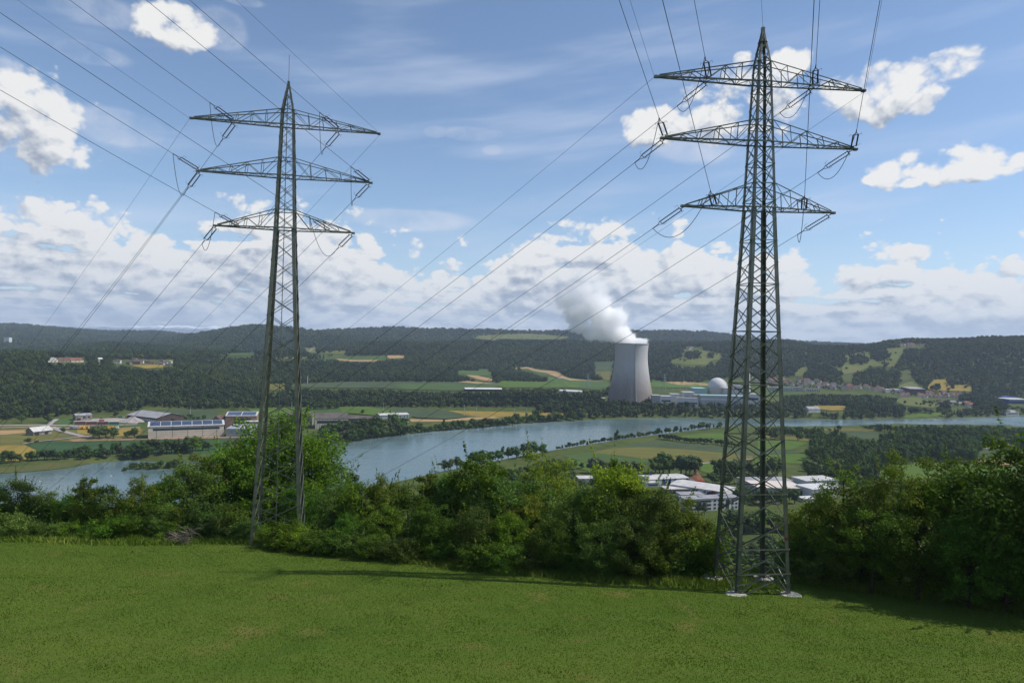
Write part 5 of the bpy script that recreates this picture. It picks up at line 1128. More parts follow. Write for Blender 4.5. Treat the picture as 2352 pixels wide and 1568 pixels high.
specL = dict(apex=60.4, leg=0.42, brace=0.10, footing=False, horiz=99, ring=(), open=0.0,
    prof=[(0, 3.15), (41.0, 1.32), (47.9, 1.10), (54.6, 0.88), (56.6, 0.80), (60.4, 0.12)],
    panels=[(30, 2.7), (41.0, 2.4), (56.6, 2.0), (60.0, 1.2)],
    arms=[(54.6, 56.6, 11.9, 0.0), (47.9, 50.2, 11.0, 0.0), (41.0, 43.4, 8.8, 0.0)], bays=[6, 5, 4], att=[(6.6, 6.6), (10.7, 10.7), (8.6, 5.7)])
rL, WL = string_pylon('lattice_pylon', 'farther lattice pylon on the left with its foot among bushes', -30.2, 90.0, rad(12), specL, Vector((-0.51, -1, 0.325)), Vector((-1.3, 1, -0.95)), 0.00025, 0.00055, 'left')
mb = MB(); mb.tube([(0, 0, 60.4), (0, 0, 64.0)], 0.03, 5); mb.build('lightning_rod', M['steel'], rL)
# small square signs on the right pylon
mb = MB(); mb.box(2.2, -2.85, 5.9, 2.55, -2.80, 6.25); mb.build('warning_sign', M['redpaint'], rR)
# ---------------------------------------------------------------- buildings
def cA(x, y): return (140+x/4.8, 910+y/4.8)
def cB(x, y): return (616+x/4.667, 896+y/4.667)
def cC(x, y): return (1456+x/4.94, 1050+y/4.94)
def cD(x, y): return (1260+x/4.392, 595+y/4.392)
def building(name, label, A, B, depth, hgt, roof='flat', rh=3.0, wall='white', roofm='greyroof', group=None, cat='building', feats=(), over=0.5, axis='x', xtra=None, zfix=None):
    """front wall from ground point A to B (picture points), depth metres away from the viewer; feats = (part, material, u0, v0, u1, v1, side)"""
    a = march(*A); b_ = march(*B); P0 = Vector(a[:2]); P1 = Vector(b_[:2]); W_ = (P1-P0).length; rz = math.atan2(P1.y-P0.y, P1.x-P0.x)
    mx = (P0+P1)/2; z = min(a[2], b_[2], float(h(mx.x, mx.y+depth)))-0.2 if zfix is None else zfix
    o = empty(name, (P0.x, P0.y, z), rz); tag(o, label, cat, group)
    w = MB(); D = depth
    w.box(0, 0, -1.5, W_, D, hgt)
    r = MB(); t = 0.35; e = over
    if roof == 'flat': r.box(-e, -e, hgt+0.004, W_+e, D+e, hgt+0.6)
    elif roof == 'gable':
        if axis == 'x':
            for yy in (0, W_): pass
            w.add([(0, 0, hgt), (0, D, hgt), (0, D/2, hgt+rh)], [(0, 2, 1)]); w.add([(W_, 0, hgt), (W_, D, hgt), (W_, D/2, hgt+rh)], [(0, 1, 2)])
            sl_ = rh/(D/2)
            for sg, y0_ in ((1, 0), (-1, D)):
                ye = y0_-sg*e; ze = hgt-sl_*e
                vs = [(-e, ye, ze), (W_+e, ye, ze), (W_+e, D/2, hgt+rh), (-e, D/2, hgt+rh)]; r.add(vs+[(x, y, zz+t) for x, y, zz in vs], [(0, 1, 2, 3), (4, 7, 6, 5), (0, 4, 5, 1), (1, 5, 6, 2), (2, 6, 7, 3), (3, 7, 4, 0)])
        else:
            w.add([(0, 0, hgt), (W_, 0, hgt), (W_/2, 0, hgt+rh)], [(0, 1, 2)]); w.add([(0, D, hgt), (W_, D, hgt), (W_/2, D, hgt+rh)], [(0, 2, 1)]); sl_ = rh/(W_/2)
            for sg, x0_ in ((1, 0), (-1, W_)):
                xe = x0_-sg*e; ze = hgt-sl_*e
                vs = [(xe, -e, ze), (xe, D+e, ze), (W_/2, D+e, hgt+rh), (W_/2, -e, hgt+rh)]; r.add(vs+[(x, y, zz+t) for x, y, zz in vs], [(0, 1, 2, 3), (4, 7, 6, 5), (0, 4, 5, 1), (1, 5, 6, 2), (2, 6, 7, 3), (3, 7, 4, 0)])
    elif roof == 'shed':
        w.add([(0, 0, hgt), (0, D, hgt), (0, D, hgt+rh)], [(0, 2, 1)]); w.add([(W_, 0, hgt), (W_, D, hgt), (W_, D, hgt+rh)], [(0, 1, 2)]); w.add([(0, D, hgt), (W_, D, hgt), (W_, D, hgt+rh), (0, D, hgt+rh)], [(0, 3, 2, 1)])
        vs = [(-e, -e, hgt-rh/D*e), (W_+e, -e, hgt-rh/D*e), (W_+e, D+e, hgt+rh*(1+e/D)), (-e, D+e, hgt+rh*(1+e/D))]; r.add(vs+[(x, y, zz+t) for x, y, zz in vs], [(0, 1, 2, 3), (4, 7, 6, 5), (0, 4, 5, 1), (1, 5, 6, 2), (2, 6, 7, 3), (3, 7, 4, 0)])
    w.build('wall', M[wall], o); r.build('roof', M[roofm], o)
    for ft in feats:
        pn, pm, u0, v0, u1, v1 = ft[:6]; sd_ = ft[6] if len(ft) > 6 else 'f'; f = MB()
        if sd_ == 'f': f.box(u0*W_, -0.18, v0*hgt, u1*W_, 0.05, v1*hgt)
        elif sd_ == 'l': f.box(-0.18, u0*D, v0*hgt, 0.05, u1*D, v1*hgt)
        elif sd_ == 'r': f.box(W_-0.05, u0*D, v0*hgt, W_+0.18, u1*D, v1*hgt)
        elif sd_ == 's':                                 # lies on the front roof slope
            s2 = rh/(D/2) if roof == 'gable' else rh/D; Lp = D/2 if roof == 'gable' else D; vs = [(u0*W_, v0*Lp, hgt+s2*v0*Lp+t+.02), (u1*W_, v0*Lp, hgt+s2*v0*Lp+t+.02), (u1*W_, v1*Lp, hgt+s2*v1*Lp+t+.02), (u0*W_, v1*Lp, hgt+s2*v1*Lp+t+.02)]
            f.add(vs+[(x, y, zz+0.12) for x, y, zz in vs], [(0, 3, 2, 1), (4, 5, 6, 7), (0, 1, 5, 4), (1, 2, 6, 5), (2, 3, 7, 6), (3, 0, 4, 7)])
        elif sd_ == 't': f.box(u0*W_, v0*D, hgt+0.6, u1*W_, v1*D, hgt+0.6+(ft[7] if len(ft) > 7 else 1.5))
        f.build(pn, M[pm], o)
    return o, W_, D, hgt
# beige hall with solar roof
fe = [('window_band', 'glass', 0.06, 0.66, 0.94, 0.83), ('window_band', 'glass', 0.2, 0.66, 0.8, 0.84, 'l')]+[('pillar', 'darkwall', u, 0.0, u+0.004, 0.99) for u in (0.105, 0.31, 0.51, 0.71, 0.90)]+[('wall_rail', 'brick', 0.005, v, 0.995, v+0.012) for v in (0.16, 0.33, 0.50)]
fe += [('door', 'white', 0.215, 0, 0.235, 0.16), ('door', 'white', 0.615, 0, 0.63, 0.16)]+[('solar_panel', 'solar', 0.02+0.138*i, 0.08, 0.15+0.138*i, 0.94, 's') for i in range(7)]
building('factory_hall', 'long beige hall with solar panels covering its roof, in the left industrial area', (340, 1008), (514, 1001.7), 36, 17.5, 'gable', 5.0, 'cream', 'whiteroof', feats=fe, over=1.0)
o, W_, D, hg = building('metal_shed', 'grey sheet metal shed with white domes on its roof beside the beige hall', (519, 1003.8), (574, 1004.6), 34, 12.5, 'shed', 2.5, 'greymetal', 'greymetal', feats=[('gate', 'white', 0.78, 0, 0.96, 0.14)])
for i in range(8):
    mb = MB(); cx_ = W_*(0.42+0.15*(i % 4)); cy_ = D*(0.55+0.25*(i//4)); zc = hg+2.5*cy_/D+0.3; mb.lathe([(1.7, zc-0.2), (1.7, zc+0.5), (1.4, zc+1.2), (0.8, zc+1.7), (0.1, zc+1.9)], 12, cx_, cy_); mb.build('roof_vent', M['white'], o)
building('brick_factory', 'tall pale red brick factory with solar roof behind the beige hall', (517, 987), (589, 986), 26, 22, 'shed', 4, 'brick', 'whiteroof', feats=[('window_band', 'darkgap', 0.28, 0.45, 0.82, 0.84)]+[('solar_panel', 'solar', 0.04+0.47*i, 0.1, 0.48+0.47*i, 0.92, 's') for i in range(2)])
building('brick_factory', 'gabled pale brick wing left of the tall brick factory', (484, 986), (508, 987), 40, 14, 'gable', 8, 'brick', 'brownroof', axis='y', feats=[('window', 'darkgap', 0.25, 0.3, 0.6, 0.7)])
building('factory_annex', 'low annex with white flat roof in front of the brick factory', (561, 991), (596, 990), 16, 15, 'flat', 0, 'stonewall', 'whiteroof', feats=[('window_band', 'glass', 0.3, 0.45, 0.75, 0.75)])
fe = [('door', 'white', 0.30+0.064*i, 0.0, 0.35+0.064*i, 0.62) for i in range(11)]
building('storage_shed', 'long dark storage shed with wide grey roof and row of white doors', (292, 961), (359, 971), 52, 8, 'gable', 6, 'darkwall', 'greyroof', feats=fe, over=1.5)
building('stone_building', 'old stone building with dark roof left of the gravel heap', cA(162, 272), cA(340, 266), 16, 9.5, 'gable', 2.5, 'stonewall', 'greyroof', axis='x', feats=[('opening', 'darkgap', 0.05, 0.1, 0.3, 0.6), ('window', 'glass', 0.45, 0.5, 0.6, 0.8), ('window', 'glass', 0.7, 0.5, 0.9, 0.8)])
building('barn', 'grey barn with pale green roof among the olive fields', (77, 1001), (119, 996), 17, 6.5, 'gable', 5, 'stonewall', 'whiteroof', feats=[('door', 'darkgap', 0.05, 0, 0.3, 0.8), ('door', 'darkgap', 0.6, 0, 0.8, 0.7)], over=1.2)
building('workshop', 'brown roofed workshop seen through the left pylon', (656, 978), (716, 978), 35, 17, 'gable', 5, 'stonewall', 'darkroof', feats=[('window_band', 'glass', 0.1, 0.5, 0.9, 0.7)])
building('workshop', 'broad brown workshop with stepped roof and pale walls, above the bank trees', (724, 985), (799, 984), 40, 17, 'gable', 7, 'cream', 'darkroof', feats=[('window_band', 'glass', 0.05, 0.55, 0.95, 0.8)]+[('pillar', 'darkwall', 0.08*i+0.05, 0, 0.08*i+0.057, 1) for i in range(12)])
building('workshop', 'low dark roofed workshop between brown workshop and grey white hall', (798, 972), (856, 971), 34, 8, 'gable', 3, 'darkwall', 'darkroof', feats=[('window_band', 'darkgap', 0.05, 0.2, 0.95, 0.7)])
building('factory_hall', 'grey white hall with vertical dark window slits above the far bank', (873, 972), (939, 969), 30, 14, 'gable', 2.0, 'greymetal', 'whiteroof', feats=[('window_slit', 'glass', u, 0.08, u+0.02, 0.97) for u in (0.28, 0.42, 0.56, 0.70, 0.83, 0.93)], over=0.8)
building('greenhouse', 'long white roofed shed on the far terrace beyond the belt of trees', (1068, 899), (1153, 900), 22, 7, 'gable', 3, 'darkgap', 'white')
building('greenhouse', 'white roofed shed left of the cooling tower beyond the trees', (1284, 903), (1334, 906), 25, 7, 'gable', 3, 'greymetal', 'white')
building('garden_shed', 'pale flat roof close to the foot of the cooling tower', (1342, 918), (1390, 919), 12, 5, 'flat', 0, 'cream', 'pinkroof')
# power station
def plant_b(lb, x0, x1, ytop, Y, D, wall='white', roofm='whiteroof', feats=(), nm='plant_building', ybase=919):
    kx0, kz0 = dirs(x0, ytop); kx1, _ = dirs(x1, ytop); P0 = (float(kx0)*Y, Y); zt = H+float(kz0)*Y; zb = float(h(P0[0], Y))-1
    o = empty(nm, (P0[0], Y, zb)); tag(o, lb, 'building', 'buildings of the power station'); W_ = float(kx1-kx0)*Y; hg = zt-zb
    MB().box(0, 0, 0, W_, D, hg).build('wall', M[wall], o); r = MB(); r.box(-.4, -.4, hg+0.004, W_+.4, D+.4, hg+0.8); r.build('roof', M[roofm], o)
    for pn, pm, u0, v0, u1, v1 in feats: MB().box(u0*W_, -0.25, v0*hg, u1*W_, 0.1, v1*hg).build(pn, M[pm], o)
    return o
plant_b('grey ribbed box building right beside the cooling tower foot', 1499, 1517, 908, 1530, 20, 'greymetal', feats=[('rib', 'darkgap', u, 0.1, u+0.03, 0.95) for u in (0.2, 0.45, 0.7)])
plant_b('low white building between cooling tower and white block', 1517, 1543, 910, 1535, 25, feats=[('window_band', 'glass', 0.1, 0.5, 0.9, 0.65)])
plant_b('white block with raised roof left of the turbine hall', 1541, 1561, 905, 1560, 20)
plant_b('long low pale building in front of the reactor dome', 1556, 1604, 914, 1520, 18, 'white', 'greyroof', feats=[('window_band', 'glass', 0.05, 0.45, 0.95, 0.6)])
plant_b('tall white building left of the teal building', 1570, 1596, 901, 1575, 30, feats=[('window_band', 'greymetal', 0.1, 0.3, 0.5, 0.8)])
plant_b('pale building below the teal clad building', 1593, 1612, 907, 1570, 20, 'cream')
plant_b('teal clad turbine building left of the dome', 1594, 1623, 892, 1640, 40, 'tealpaint', 'tealpaint')
plant_b('long grey hall with teal roof edge in front of the dome', 1610, 1714, 908, 1550, 30, 'greymetal', 'tealpaint', feats=[('wall_stripe', 'white', 0.0, 0.62, 1.0, 0.75), ('gate', 'darkgap', 0.2, 0, 0.24, 0.3), ('gate', 'darkgap', 0.6, 0, 0.64, 0.3)])
plant_b('grey white block attached to the right of the dome', 1664, 1684, 892, 1620, 30, 'white', 'greyroof')
plant_b('stepped white block with roof plant seen through the right pylon', 1684, 1706, 886, 1630, 22, feats=[('window_band', 'glass', 0.1, 0.8, 0.9, 0.88)])
plant_b('small white top block on the stepped block', 1690, 1699, 882, 1636, 10)
plant_b('white building right of the chimney', 1716, 1745, 905, 1560, 25, feats=[('window_band', 'glass', 0.1, 0.6, 0.9, 0.75)])
# cooling tower
kx, kz = dirs(1447.5, 925); Yt = 1585.0; Xt = float(kx)*Yt; zt0 = 16.5
ct = empty('cooling_tower', (Xt, Yt, zt0)); tag(ct, 'huge concrete cooling tower with waisted shape giving off white steam', 'cooling tower')
m = bpy.data.materials.new('tower_concrete'); m.use_nodes = True; n = NT(m.node_tree); b = m.node_tree.nodes['Principled BSDF']
co = n.new('ShaderNodeTexCoord').outputs['Object']; x, y, z = n.sep(co); ang = n.m('ARCTAN2', y, x)
st = n.noise(n.xyz(n.m('MULTIPLY', ang, 14.0), n.m('MULTIPLY', z, 0.018), 0.0), 1.3, 5, 0.6); sp_ = n.noise(co, 0.05, 6, 0.65)
dirt = n.ss(n.m('ADD', n.m('ADD', z, n.m('MULTIPLY', n.m('SUBTRACT', st, 0.5), 42.0)), n.m('MULTIPLY', n.m('SUBTRACT', sp_, 0.5), 30.0)), 96, 22)
c = n.mix(dirt, (0.42, 0.415, 0.405, 1), (0.205, 0.182, 0.165, 1))
c = n.mix(n.m('MULTIPLY', n.ss(st, 0.55, 0.8), 0.22), c, (0.26, 0.255, 0.25, 1))
topd = n.ss(z, 118, 138); c = n.mix(n.m('MULTIPLY', topd, 0.35), c, (0.48, 0.47, 0.46, 1))
gv = n.m('LESS_THAN', n.m('FRACT', n.m('MULTIPLY', ang, 96/6.2832)), 0.22); gh = n.m('LESS_THAN', n.m('FRACT', n.m('MULTIPLY', z, 0.25)), 0.18)
c = n.mix(n.m('MULTIPLY', n.m('MAXIMUM', gv, gh), 0.22), c, (0.16, 0.155, 0.15, 1))
n.put(b.inputs['Base Color'], c); b.inputs['Roughness'].default_value = 0.92; b.inputs['Specular IOR Level'].default_value = 0.1
PR = [(54.3, 2), (51.2, 17), (48.5, 32), (45.0, 49), (42.0, 66.3), (39.5, 83.5), (37.6, 100.7), (37.25, 112), (37.5, 123.6), (38.3, 132.5), (39.3, 139)]
NS = 96; mb = MB(); zz = np.linspace(2, 139.5, 60); rr = np.interp(zz, [p[1] for p in PR], [p[0] for p in PR])
rr = np.convolve(np.concatenate([[rr[0]]*3, rr, [rr[-1]]*3]), np.ones(7)/7, 'valid')
prof = [(float(a), float(q)) for a, q in zip(rr, zz)]+[(float(a)-1.2, float(q)) for a, q in list(zip(rr, zz))[::-3]]
for r_, z_ in prof:
    for k in range(NS): mb.v.append((r_*math.cos(6.28318*k/NS), r_*math.sin(6.28318*k/NS), z_))
for i in range(len(prof)-1):
    for k in range(NS): mb.f.append((i*NS+k, i*NS+(k+1) % NS, (i+1)*NS+(k+1) % NS, (i+1)*NS+k)); mb.mi.append(0)
mb.build('shell', m, ct, True)
mb = MB(); mb.lathe([(39.2, 139.3), (40.4, 139.3), (40.4, 140.6), (39.2, 140.6)], 72); mb.f = mb.f[:-2]; mb.mi = mb.mi[:-2]; mb.build('rim', M['white'], ct)
mb = MB()
for k in range(36):
    a0 = 6.28318*k/36
    for sg in (-1, 1): mb.bar((55.6*math.cos(a0), 55.6*math.sin(a0), -1), (53.6*math.cos(a0+sg*0.085), 53.6*math.sin(a0+sg*0.085), 2.2), 0.9)
mb.build('column_ring', M['concrete'], ct)
mb = MB(); a0 = math.radians(-86); zl = np.linspace(3, 139, 40); rl = np.interp(zl, [p[1] for p in PR], [p[0] for p in PR])+0.7
mb.tube([(r_*math.cos(a0), r_*math.sin(a0), z_) for r_, z_ in zip(rl, zl)], 0.9, 4); mb.build('ladder', M['greyroof'], ct)
# reactor dome
Yd = 1660; kx, kz = dirs(1648, 889); Xd = float(kx)*Yd; rd = 22/FP*Yd; zc = H+float(kz)*Yd; zb = float(h(Xd, Yd)); dm = empty('reactor_building', (Xd, Yd, zb)); tag(dm, 'white domed reactor building', 'reactor dome', 'buildings of the power station')
mb = MB(); pr = [(rd, 0), (rd, zc-zb)]+[(rd*math.cos(t), zc-zb+rd*math.sin(t)) for t in np.linspace(0.08, 1.54, 16)]; mb.lathe(pr, 48); mb.build('dome', M['white'], dm, True)
mb = MB(); mb.lathe([(rd+0.5, zc-zb-2.5), (rd+0.5, zc-zb-1.5)], 48); mb.build('dome_ring', M['greymetal'], dm)
mb = MB(); mb.tube([((rd+0.4)*math.sin(t)*0.75, -(rd+0.4)*math.sin(t)*0.66, zc-zb+(rd+0.4)*math.cos(t)) for t in np.linspace(0, 1.5, 20)], 0.35, 4); mb.build('dome_ladder', M['greymetal'], dm)
# vent stack
Yc = 1600; kx, kz = dirs(1720.5, 830); Xc = float(kx)*Yc; zb = float(h(Xc, Yc)); hc = H+float(kz)*Yc-zb; vs_ = empty('vent_stack', (Xc, Yc, zb)); tag(vs_, 'tall slim white vent stack with red bands seen through the right pylon', 'chimney')
for z0_, z1_, mm in ((0, 0.74, 'white'), (0.74, 0.80, 'orangepaint'), (0.80, 0.86, 'white'), (0.86, 0.92, 'orangepaint'), (0.92, 1.0, 'white')):
    mb = MB(); f = lambda t: 4.6*(1-t)**1.6+2.0; q = np.linspace(z0_, z1_, 6); mb.lathe([(f(t), t*hc) for t in q], 20); mb.build('stack_section', M[mm], vs_, True)
# ---------------------------------------------------------------- estate on the near plain
fe = [('blue_panel', 'bluepaint', u, 0, u+0.055, 0.98) for u in (0.36, 0.50, 0.64, 0.78, 0.94)]
building('factory_hall', 'white hall with vertical blue panels and pale roof beside the orange earth heap', (1489, 1113.5), (1581.5, 1109.7), 24, 6.0, 'gable', 1.2, 'white', 'whiteroof', feats=fe)
building('office_building', 'small white building in front of the blue striped hall', (1483, 1118), (1514, 1117), 10, 4, 'flat', 0, 'white', 'whiteroof', feats=[('window_band', 'glass', 0.2, 0.35, 0.9, 0.65)])
X, Y, Z = march(1495, 1106); o = empty('chimney_stack', (X, Y+4, Z)); tag(o, 'square dark blue chimney stack rising at the blue striped hall', 'chimney'); MB().box(-1.3, -1.3, 0, 1.3, 1.3, 12.5).build('stack', M['bluepaint'], o); MB().box(-1.45, -1.45, 12.5, 1.45, 1.45, 12.9).build('stack_cap', M['darkgap'], o)
fe = [('window', 'glass', u, 0.55, u+0.045, 0.8) for u in (0.03, 0.09, 0.42, 0.48, 0.62)]+[('gate', 'darkgap', 0.68, 0.0, 0.76, 0.7), ('gate', 'darkgap', 0.26, 0.0, 0.31, 0.6)]
building('factory_hall', 'long white hall with bright low roof in the middle of the near estate', (1539, 1126), (1665, 1145), 32, 6.5, 'gable', 1.4, 'white', 'whiteroof', feats=fe)
building('workshop', 'low building with pale flat roof and open brick front before the long white hall', (1530, 1134), (1588, 1133), 15, 4.5, 'flat', 0, 'brick', 'whiteroof', feats=[('opening', 'darkgap', 0.1, 0.1, 0.45, 0.6), ('opening', 'darkgap', 0.5, 0.1, 0.95, 0.6)])
building('workshop', 'low grey flat roofed building behind the white office block', (1564, 1146), (1618, 1146), 14, 4.0, 'flat', 0, 'white', 'greyroof')
fe = [('balcony_band', 'glass', 0.09, v, 0.47, v+0.15) for v in (0.12, 0.43, 0.74)]+[('window', 'glass', u, v, u+0.04, v+0.15) for u in (0.52, 0.60, 0.68, 0.86, 0.93) for v in (0.14, 0.45, 0.76)]+[('stair_window', 'glass', 0.75, 0.1, 0.81, 0.9), ('green_panel', 'greenpaint', 0.0, 0.0, 0.05, 1.0), ('green_sign', 'greenpaint', 0.10, 0.91, 0.17, 0.96)]
building('office_building', 'white three storey office block with dark window bands and green end wall', (1575, 1175), (1697, 1169), 13, 11, 'flat', 0, 'white', 'greyroof', feats=fe+[('roof_plant', 'greymetal', 0.7, 0.3, 0.8, 0.7, 't', 1.4), ('roof_plant', 'greymetal', 0.3, 0.4, 0.36, 0.7, 't', 0.9)])
building('factory_hall', 'flat hall with pale pink roof seen through the right pylon', (1742, 1137), (1850, 1139), 36, 7.5, 'flat', 0, 'greymetal', 'pinkroof', feats=[('gate', 'darkgap', 0.8, 0, 0.95, 0.7), ('wall_panel', 'white', 0.55, 0, 0.7, 0.9)])
building('factory_hall', 'grey flat roofed hall behind the pink roofed hall', (1715, 1118), (1822, 1117), 22, 6, 'flat', 0, 'white', 'greyroof')
building('factory_hall', 'white hall with grey roof behind the see-through yellow green tree', (1852, 1124), (1925, 1121), 24, 9, 'flat', 0, 'white', 'whiteroof', feats=[('window_band', 'glass', 0.1, 0.5, 0.9, 0.7)])
building('factory_hall', 'white cube hall with dark gate right of the pink roofed hall', (1866, 1146), (1930, 1142), 24, 9.5, 'flat', 0, 'white', 'white', feats=[('gate', 'darkgap', 0.12, 0, 0.28, 0.5), ('gate', 'yellowpaint', 0.86, 0.1, 0.93, 0.4), ('window', 'glass', 0.5, 0.5, 0.7, 0.7)])
building('factory_hall', 'low white roof in front of the white cube hall', (1846, 1154), (1876, 1152), 10, 3.5, 'flat', 0, 'white', 'white')
building('factory_hall', 'white roof glimpsed left of the bright yellow green tree', (1330, 1108), (1384, 1108), 16, 4, 'flat', 0, 'white', 'whiteroof')
building('factory_hall', 'white roof glimpsed between the crowns of the centre clump', (1170, 1112), (1215, 1112), 14, 6, 'flat', 0, 'white', 'whiteroof')
def heap(name, label, px, py, wpx, hgt, m_, seed):
    X, Y, Z = march(px, py); R_ = wpx/2/FP*Y; rng = np.random.default_rng(seed); N1, N2 = 40, 14; vs = []; fs = []
    for i in range(N2+1):
        f = i/N2
        for k in range(N1):
            a = 6.283*k/N1; r_ = R_*f*(1+0.12*math.sin(3*a+seed)+0.06*math.sin(7*a)); zz = hgt*(1-f)**0.9*(1+0.16*math.sin(2*a+seed+4*f))+0.35*rng.random()*(1-f)*hgt*0.3-0.3*f; vs.append((r_*math.cos(a), r_*math.sin(a)*0.7, zz))
    for i in range(N2):
        for k in range(N1): fs.append((i*N1+k, (i+1)*N1+k, (i+1)*N1+(k+1) % N1, i*N1+(k+1) % N1))
    mb = MB(); mb.add(vs, fs); o = mb.build(name, M[m_], smooth=True); o.location = (X, Y+R_*0.7, Z); return tag(o, label, 'heap')
heap('earth_heap', 'big orange brown earth heap right of the blue striped hall', 1603, 1110, 50, 10.5, 'dirtpile', 3); heap('earth_heap', 'small orange heap behind the blue striped hall', 1507, 1098, 20, 5, 'dirtpile', 5)
heap('gravel_heap', 'long pale gravel heap before the storage shed', 292, 970, 64, 8, 'gravelpile', 2)
# ---------------------------------------------------------------- vehicles and railway
def wheel_set(o, L, n_, r_=0.5, w=2.5):
    for i in range(n_):
        for s_ in (-1, 1):
            mb = MB(); x = L*(0.15+0.7*i/(n_-1)); mb.tube([(x, s_*w/2-0.15+1.25, r_), (x, s_*w/2+0.15+1.25, r_)], r_, 10); mb.build('wheel', M['blackpaint'], o)
def coach(name, label, A, B, hgt, body, roofm='greyroof', win=True, group=None, cat='railway coach'):
    a = march(*A); b_ = march(*B); rz = math.atan2(b_[1]-a[1], b_[0]-a[0]); L = math.hypot(b_[0]-a[0], b_[1]-a[1]); o = empty(name, (a[0], a[1], a[2]+0.9), rz); tag(o, label, cat, group); L *= 0.97
    mb = MB(); mb.box(0.1, 0, 1.0, L, 2.6, hgt); mb.build('body', M[body], o); mb = MB(); mb.prism([(-1.35, 0), (1.35, 0), (1.0, 0.45), (-1.0, 0.45)], ((0.1, 1.3, hgt+0.003), (L, 1.3, hgt+0.003))); mb.build('roof', M[roofm], o)
    if win: mb = MB(); mb.box(L*0.06, -0.06, hgt*0.6, L*0.94, 0.02, hgt*0.85); mb.build('window_band', M['glass'], o)
    wheel_set(o, L, 4); return o
for i, (x0, x1, lb) in enumerate([(150, 272, 'leftmost dark red railway coach'), (277, 397, 'second dark red railway coach from the left'), (401, 523, 'third dark red railway coach, next to the green one')]): coach('railway_coach', lb, cA(x0, 325), cA(x1, 324), 5.4, 'redpaint', group='railway coaches')
coach('railway_coach', 'green and white railway coach at the right end of the train', cA(527, 323), cA(643, 321), 5.2, 'greenpaint', 'white', group='railway coaches')
for x0, x1, c, lb in [(195, 240, 'yellowpaint', 'left yellow goods wagon'), (243, 270, 'yellowpaint', 'yellow goods wagon in the middle of three'), (273, 303, 'yellowpaint', 'right yellow goods wagon of three'), (512, 550, 'yellowpaint', 'yellow goods wagon right of the tree clump'), (553, 590, 'yellowpaint', 'second yellow goods wagon right of the tree clump'), (597, 640, 'white', 'pale goods wagon right of the yellow ones'), (95, 125, 'greymetal', 'left grey goods wagon by the road'), (130, 185, 'greymetal', 'long grey goods wagon by the road')]:
    coach('goods_wagon', lb, cA(x0, 371), cA(x1, 370), 4.2, c, c, False, 'goods wagons', 'goods wagon')
def cargo(name, label, px, py, L, body, hgt=2.8, cat='container'):
    X, Y, Z = march(px, py); o = empty(name, (X, Y, Z)); tag(o, label, cat); MB().box(0, 0, 0.1, L, 2.5, hgt).build('body', M[body], o)
    mb = MB()
    for i in range(int(L/0.8)): mb.box(0.3+i*0.8, -0.05, 0.3, 0.5+i*0.8, 0.0, hgt-0.2)
    mb.build('ribs', M[body], o); mb = MB(); mb.box(L, 0.1, 0.2, L+0.08, 2.4, hgt-0.1); mb.build('door', M['greymetal'], o); return o
cargo('container', 'orange red container on the gravel yard', *cA(416, 283), 9, 'orangepaint', 3.6)
def truck(label, px, py, cab, box, L=8.0, rz=0.0, name='truck', cat='truck'):
    X, Y, Z = march(px, py); o = empty(name, (X, Y, Z+0.5), rz); tag(o, label, cat)
    MB().box(0, 0, 0.9, L*0.7, 2.5, 3.5).build('cargo_box', M[box], o); MB().box(L*0.72, 0.1, 0.7, L, 2.4, 2.9).build('cab', M[cab], o); MB().box(L*0.9, 0.2, 1.8, L+0.03, 2.3, 2.6).build('windscreen', M['glass'], o); wheel_set(o, L, 3, 0.5, 2.3)
truck('green and white truck near the storage shed', *cA(632, 244), 'white', 'greenpaint', 10)
truck('blue truck at the foot of the orange earth heap', *cC(640, 298), 'bluepaint', 'greymetal', 7)
truck('orange truck at the right of the blue truck by the earth heap', *cC(700, 300), 'orangepaint', 'orangepaint', 9)
def car(label, px, py, paint='white', rz=0.0):
    X, Y, Z = march(px, py); o = empty('parked_car', (X, Y, Z+0.3), rz); tag(o, label, 'car', 'cars parked in the estate')
    b1 = MB(); b1.prism([(-0.85, 0.25), (0.85, 0.25), (0.85, 0.85), (-0.85, 0.85)], ((0, 0, 0), (4.3, 0, 0))); b1.build('body', M[paint], o); b2 = MB(); b2.prism([(-0.75, 0.85), (0.75, 0.85), (0.6, 1.4), (-0.6, 1.4)], ((0.9, 0, 0), (3.3, 0, 0))); b2.build('cabin', M['glass'], o)
    for x in (0.8, 3.5):
        for s_ in (-1, 1): mb = MB(); mb.tube([(x, s_*0.72, 0.32), (x, s_*0.88, 0.32)], 0.32, 8); mb.build('wheel', M['blackpaint'], o)
car('white car parked right of the office block', *cC(1410, 522)); car('grey car parked right of the white car', *cC(1450, 520), 'greymetal'); car('white car parked in front of the low white roof', *cC(1985, 440)); car('dark car on the gravel yard', *cA(430, 248), 'blackpaint')
